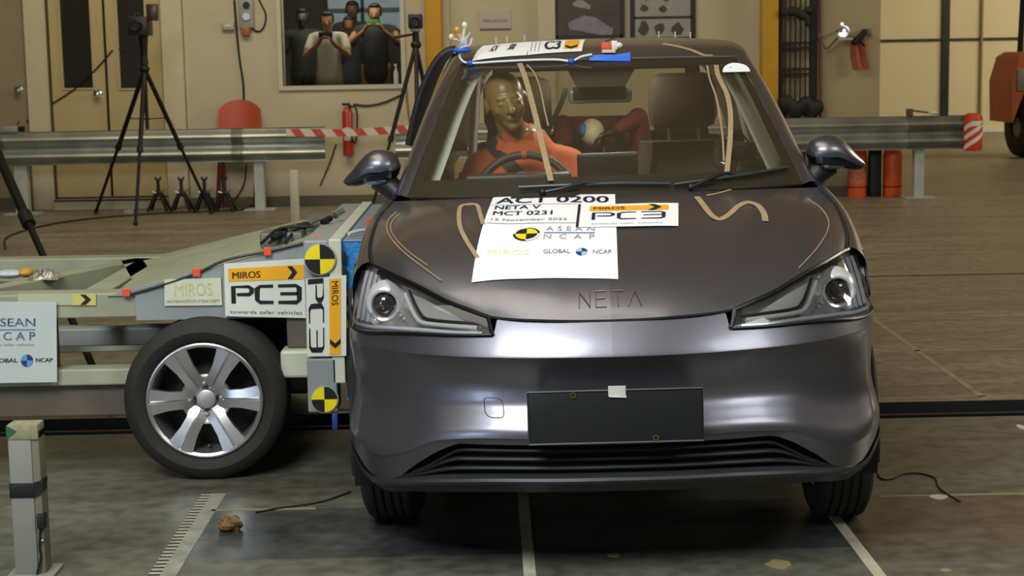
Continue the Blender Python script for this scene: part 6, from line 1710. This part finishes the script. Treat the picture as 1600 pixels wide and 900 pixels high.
for x0_, y0_, x1_, y1_ in ((-.03, -.03, .03, 1.03), (.97, -.03, 1.03, 1.03), (0, -.03, 1, .01)): art_rect(g, q, x0_, y0_, x1_, y1_, .006)
g.build('poster_frame', mat('frame_black', '#1a1612', .5), t, False)
t, q = sheet('poster', (987, -60, 1083, 60), mat('poster_pale', '#8d8a83', .5, var=.08, vscale=6), 'framed poster with rows of small dark pictures above the roof, right one', 'poster', .03)
g = mk()
for x0_, y0_, x1_, y1_ in ((-.03, -.03, .05, 1.03), (.95, -.03, 1.03, 1.03), (0, -.03, 1, .01), (.03, .255, .97, .285)): art_rect(g, q, x0_, y0_, x1_, y1_, .006)
g.build('poster_frame', mat('frame_black', '#1a1612', .5), t, False)
random.seed(4); g = mk()
for cx_, cy_, w_, h_ in ((.22, .62, .20, .24), (.50, .38, .14, .10), (.56, .52, .12, .09), (.78, .64, .20, .28), (.20, .13, .20, .18), (.45, .12, .18, .20), (.74, .11, .2, .18), (.20, .40, .14, .10)):
    n_ = 9; pts = [(cos(2*pi*k/n_)*w_/2*random.uniform(.7, 1.15), sin(2*pi*k/n_)*h_/2*random.uniform(.7, 1.15)) for k in range(n_)]
    g = mk(); blob(g, q, cx_, cy_, pts, .003); g.build('small_picture', mat('picture_dark', '#3a3831', .5, var=.3, vscale=30), t, False)

# steel grille gate with black bundle
yG = 17.78; xa_, xb_ = PY(1219, 50, yG).x, PY(1274, 50, yG).x; ztop = 2.95
MB().box((xa_-.05, YW-.01, 0), (xb_+.02, YW-.002, ztop)).build('door_4', mat('gate_dark_back', '#b5a47c', .8, var=.3, vscale=7), kind='structure', smooth=False)
t = thing('grille_gate', ((xa_+xb_)/2, yG, 0), 'dark steel grille gate right of the yellow post', 'gate')
g = MB()
for k in range(8):
    x = xa_+(xb_-xa_)*k/7; MB().box((x-.007, yG-.007, .03), (x+.007, yG+.007, ztop)).build('bar', M_dark, t, False)
for z in (.05, .6, PY(1245, 116, yG).z, PY(1245, 108, yG).z, PY(1245, 75, yG).z, PY(1245, 67, yG).z, 2.6): MB().box((xa_, yG-.016, z-.012), (xb_, yG+.016, z+.012)).build('rail', M_dark, t, False)
MB().box((xb_-.06, yG-.03, 0), (xb_+.02, yG+.04, ztop)).build('frame_post', M_dark, t, False)
MB().box((xa_-.005, yG-.03, 0), (xa_+.02, yG+.04, ztop)).build('frame_post', M_dark, t, False)
q = PY(1232, 15, yG-.12); g = MB(); random.seed(2)
for k in range(7): g.ball(q+Vector((random.uniform(-.06, .22), random.uniform(-.02, .02), random.uniform(-.14, .10))), (random.uniform(.03, .06), .03, random.uniform(.03, .07)), 10, 8)
fuse(g, .014, 2).build('tool_bundle', mat('bundle_black', '#14110d', .7), label='black bundle hanging high on the grille gate', cat='bundle')
q = PY(1252, 168, 17.62); g = MB()
for k in range(9): g.ball(q+Vector((-.18+.045*k, random.uniform(-.02, .03), random.uniform(-.05, .05)-(.02 if k > 6 else 0))), (.07, .06, random.uniform(.06, .11)), 12, 8)
for dx in (-.15, .10): g.cap(q+Vector((dx, 0, -.08)), Vector((q.x+dx, q.y, .02)), .025, .02)
fuse(g, .016, 3).build('tool_trolley', mat('bundle_black', '#14110d', .7, bump=.4), label='black covered equipment stand behind the guardrail beside the gate', cat='equipment')
q0, q1 = PY(1283, 60, 17.8), PY(1283, 180, 17.8); t = thing('red_pole', (q0.x, 17.8, 0), 'thin dark red pole leaning beside the grille gate', 'pole')
MB().tube([(q0.x-.01, 17.83, 2.1), (q0.x+.0, 17.75, .03)], .016, 8).build('pole_shaft', mat('dark_red_pole', '#6e2418', .5), t); MB().ball((q0.x, 17.75, .02), .02, 8, 6).build('pole_tip', M_blk, t)
# small reflector lamp on the wall
q = PY(1318, 48, 17.6); t = thing('work_lamp', Vector((q.x, 17.6, q.z)), 'small silver clamp lamp on the tan wall', 'lamp')
MB().lathe([(.012, .08), (.03, .05), (.06, -.02), (.064, -.03), (.05, -.015), (.0, .02)], q, Vector((.2, 1, .25)), 24).build('reflector', M_chrome, t)
MB().ball(q+Vector((.0, -.03, .0)), .018, 12, 8).build('bulb', mat('lamp_bulb', '#f4f6ff', .3, emit=1.2), t)
MB().ball(q+Vector((-.02, -.02, .07)), .016, 10, 8).build('bulb', mat('lamp_bulb', '#f4f6ff', .3, emit=1.2), t)
MB().box(q+Vector((-.05, .0, -.10)), q+Vector((.10, .06, -.075)), .006).build('bracket', mat('bracket_white', '#a8a592', .5), t)
MB().tube(cr([q+Vector((-.05, .05, -.07)), q+Vector((-.16, .1, -.18)), q+Vector((-.22, .16, -.05)), q+Vector((-.26, .2, .10))], 6), .010, 8).build('lead', mat('lead_brown', '#5c4c2e', .6), t)
MB().tube([q+Vector((0, .05, 0)), Vector((q.x, YW, q.z))], .014, 8).build('wall_arm', M_dark, t)
# red cloth on a hook
q = PY(1343, 75, 17.8); t = thing('cloth', Vector((q.x, 17.8, q.z-.2)), 'faded red cloth hanging from a hook on the tan wall', 'cloth')
g = MB(); fn = lambda u, v: Vector((q.x-.085+.17*u+.035*(1-v)*(.5-0)-.02*sin(v*3), 17.80+.018*sin(u*11+v*2), q.z-.235+.36*v-.02*u*(1-v)*-1))
g.grid(fn, lsp(0, 1, 14), lsp(0, 1, 10)); g.grid(lambda u, v: fn(u, v)+Vector((0, .006, 0)), lsp(0, 1, 14), lsp(0, 1, 10), flip=True); g.build('fabric', mat('faded_red_cloth', '#9c5240', .9, var=.12, vscale=25), t)
g = MB(); g.cap(q+Vector((-.06, -.02, .06)), q+Vector((.05, -.02, .17)), .035, .03); g.cap(q+Vector((.02, -.02, .06)), q+Vector((.05, -.02, .02)), .02, .012); fuse(g, .01, 2).build('black_tie', M_blk, t)
MB().box(q+Vector((.03, -.01, .12)), q+Vector((.12, .09, .20)), .01).build('hook_block', mat('hook_brown', '#5b5138', .6), t)
# orange gas cylinders
def gas(px, label, band):
    p = PZ(px, 311); x, y = PY(px, 280, 17.66).x, 17.68; t = thing('gas_cylinder', (x, y, 0), label, 'cylinder', 'orange cylinders behind the guardrail')
    MB().lathe([(0, 0), (.096, 0), (.10, .012), (.10, .40), (.095, .50), (.06, .56), (.03, .58), (0, .58)], (x, y, 0), (0, 0, 1), 28).build('cylinder_body', mat('cylinder_orange', '#d9541f', .45), t)
    MB().lathe([(.101, .095), (.103, .10), (.103, .106), (.101, .11)], (x, y, 0), (0, 0, 1), 28).build('seam_ring', mat('seam_dark', '#5f2010', .6), t)
    MB().lathe([(0, .58), (.02, .58), (.02, .63), (0, .63)], (x, y, 0), (0, 0, 1), 12).build('valve', M_steel, t)
    if band:
        g = MB(); g.add([(x+cos(a)*.102, y+sin(a)*.102, z) for z in (.14, .34) for a in lsp(radians(-165), radians(-15), 10)], [(i, i+1, 12+i, 11+i) for i in range(10)]); g.build('paper_label', mat('faded_label', '#bd6a4c', .6, var=.3, vscale=40), t)
        MB().lathe([(.1015, .345), (.1035, .35), (.1035, .365), (.1015, .37)], (x, y, 0), (0, 0, 1), 28).build('silver_band', M_steel, t)
gas(1340, 'orange cylinder with a faded label behind the guardrail', True)
gas(1395, 'plain orange cylinder behind the guardrail, beside the rail post', False)
MB().box((PY(1360, 250, 17.6).x, 17.60, .0), (PY(1378, 250, 17.6).x, 17.72, .5), .01).build('battery_box', M_blk, label='black box standing between the two orange cylinders', cat='box')
# bits lying on the right guardrail
q = PY(1425, 180, 17.35)
t = thing('clamp', (q.x+.1, 17.33, .860), 'rusty clamp lying on the right guardrail', 'clamp')
MB().box((q.x-.06, 17.30, .860), (q.x+.0, 17.37, .935), .006).build('jaw', mat('rust_brown', '#50422a', .7), t); MB().beam((q.x-.0, 17.33, .915), (q.x+.26, 17.33, .878), .03, .02).build('clamp_bar', mat('rust_brown', '#50422a', .7), t)
MB().ball((q.x+.2, 17.29, .89), (.05, .02, .018), 10, 8).build('bright_tip', M_white, t)

# forklift at the right edge
p = PZ(1590, 246); fx, fy0 = p.x, p.y
M_fo = mat('forklift_orange', '#bd6034', .5, var=.1); M_fo2 = mat('forklift_grey', '#8b7f6c', .5)
t = thing('forklift', (fx+.6, fy0+.8, 0), 'orange forklift at the right edge of the hall', 'forklift')
m_ = MB().lathe([(.16, -.14), (.30, -.14), (.42, -.11), (.44, -.05), (.44, .05), (.42, .11), (.30, .14), (.16, .14)], (fx+.12, fy0+.1, .44), (1, .15, 0), 40); m_.build('tyre', M_blk, t)
MB().lathe([(0, -.10), (.17, -.10), (.18, .10), (0, .10)], (fx+.12, fy0+.1, .44), (1, .15, 0), 24).build('rim', M_fo2, t)
prof = [(-.10, .50), (-.12, 1.10), (-.02, 1.45), (.10, 1.52), (.12, .95), (.50, .92), (1.9, .92), (1.9, .35), (.62, .35), (.55, .8), (.35, .98), (.05, .92)]
MB().prism([(a, b_) for a, b_ in prof], (fx+.0, fy0-.05, 0), (1, 0, 0), (0, 0, 1), (0, 1, 0), 1.1).build('chassis', M_fo, t, False)
MB().box((fx-.06, fy0-.10, .95), (fx+.10, fy0-.03, 1.28), .03).build('side_light', M_fo2, t)
for dx, dy in ((.30, 0), (1.6, 0), (.30, 1.0), (1.6, 1.0)): MB().tube([(fx+dx, fy0+dy, 1.0), (fx+dx+.05, fy0+dy, 2.5)], .04, 10).build('guard_post', M_dark, t)
MB().box((fx+.25, fy0-.05, 2.48), (fx+1.75, fy0+1.05, 2.55), .02).build('overhead_guard', M_dark, t)
MB().box((fx+.7, fy0+.2, .92), (fx+1.2, fy0+.8, 1.25), .05).build('seat', M_blk, t)
MB().lathe([(.12, -.12), (.26, -.12), (.30, -.08), (.30, .08), (.26, .12), (.12, .12)], (fx+1.6, fy0+.1, .30), (1, .15, 0), 28).build('tyre', M_blk, t)

# near left: marker post with black tape
b0 = PZ(39, 902); yP = b0.y; x0, x1 = PY(16, 760, yP).x, PY(52, 760, yP).x; zt = PY(35, 664, yP).z
t = thing('marker_post', ((x0+x1)/2, yP, 0), 'grey steel post with a black tape band at the lower left', 'post')
M_pg = mat('post_grey', '#86867a', .55, var=.08, vscale=5)
MB().box((x0, yP, .01), (x1, yP+.07, zt-.045), .003).build('shaft', M_pg, t)
MB().box((x1, yP+.004, .01), (x1+.022, yP+.07, zt-.02), .002).build('side_flange', mat('post_flange', '#6f6b58', .55), t)
MB().box((x0-.02, yP-.03, 0), (x1+.05, yP+.10, .01)).build('base_plate', M_pg, t, False)
MB().box((x0-.001, yP-.001, zt-.045), (x1+.022, yP+.071, zt), .003).build('stained_top', mat('stained_cream', '#8f8a6c', .6, var=.3, vscale=25), t)
g = MB(); g.prism([(x0-.002, zt-.042), (x0+.028, zt-.018), (x0-.002, zt+.0)], (0, yP-.003, 0), (1, 0, 0), (0, 0, 1), (0, 1, 0), .004); g.build('green_triangle', mat('green_tape', '#2e5a3c', .6), t, False)
z0_, z1_ = PY(35, 778, yP).z, PY(35, 755, yP).z
g = MB().box((x0-.003, yP-.003, z0_), (x1+.004, yP+.074, z1_), .002); g.prism([(x1, z0_+.002), (x1+.026, z0_+.014), (x1+.030, z1_+.008), (x1, z1_)], (0, yP-.002, 0), (1, 0, 0), (0, 0, 1), (0, 1, 0), .05); g.build('black_tape', M_blk, t)
c = PY(65, 814, yP)
MB().box((c.x-.012, yP-.01, c.z-.022), (c.x+.012, yP+.02, c.z+.022), .003).build('sensor_head', M_black, t)
MB().tube(cr([(c.x-.004, yP, c.z-.02), (c.x-.01, yP, c.z-.08), (c.x-.008, yP, .06), (c.x-.02, yP-.01, .008)], 6), .0035, 6).build('sensor_cable', M_blk, t)
MB().ball((c.x+.0, yP-.004, c.z-.058), .005, 8, 6).build('bright_plug', M_chrome, t)

# crushed brown paper ball, scraps, crack
random.seed(8); p = PZ(360, 829); g = MB()
c = Vector((p.x, p.y, .022))
def lump(th, ph):
    r = 1+.22*sin(3*th+2*ph)+.16*sin(5*ph-th)+random.uniform(-.1, .1); return c+Vector((.040*r*sin(th)*cos(ph), .026*r*sin(th)*sin(ph), min(.026*r, .03)*cos(th)))
N1, N2 = 8, 12; V_ = [[lump(pi*i/N1, 2*pi*k/N2) for k in range(N2)] for i in range(N1+1)]; 
for i in (0, N1): V_[i] = [V_[i][0]]*N2
g.add([v for r_ in V_ for v in r_], [(i*N2+k, (i+1)*N2+k, (i+1)*N2+(k+1) % N2, i*N2+(k+1) % N2) for i in range(N1) for k in range(N2)])
g.build('crumpled_paper', mat('brown_lump', '#6e4f26', .7, var=.4, vscale=45), label='crumpled brown lump on the floor left of the front tyre', cat='litter', smooth=False)
def scrap(px, py, w, d, m, label, seed):
    random.seed(seed); p = PZ(px, py); n = 10; pts = [(p.x+cos(2*pi*k/n)*w*random.uniform(.7, 1), p.y+sin(2*pi*k/n)*d*random.uniform(.6, 1)) for k in range(n)]
    MB().prism(pts, (0, 0, 0), (1, 0, 0), (0, 1, 0), (0, 0, 1), .003).build('paper_scrap', m, label=label, cat='litter', smooth=False)
M_scrap = mat('scrap_tan', '#8d8058', .7)
scrap(1217, 882, .045, .05, M_scrap, 'tan paper scrap on the floor below the car front, right of centre', 1)
scrap(1466, 777, .035, .035, mat('scrap_white', '#bdb8a0', .7), 'white paper scrap on the floor right of the car', 2)
scrap(960, 868, .022, .02, M_scrap, 'tiny tan scrap on the floor in front of the plate', 3)
scrap(1478, 892, .018, .02, M_scrap, 'tiny tan scrap near the bottom right corner', 5)
scrap(1596, 668, .02, .05, mat('scrap_white', '#bdb8a0', .7), 'white scrap on the floor at the right edge before the slot', 6)
cable([G(1368, 730, .003), G(1375, 748, .003), G(1392, 750, .003), G(1412, 742, .003), G(1436, 741, .003), G(1460, 748, .003), G(1466, 762, .003), G(1478, 772, .003), G(1500, 785, .003)], .003, M_slot, 'thin dark crack curving over the floor right of the car, built as a tube')  # floor crack modelled as a thin dark tube
cable([G(400, 802, .003), G(440, 795, .003), G(500, 786, .003), G(548, 770, .003)], .004, M_slot, 'thin black wire on the floor left of the front tyre')
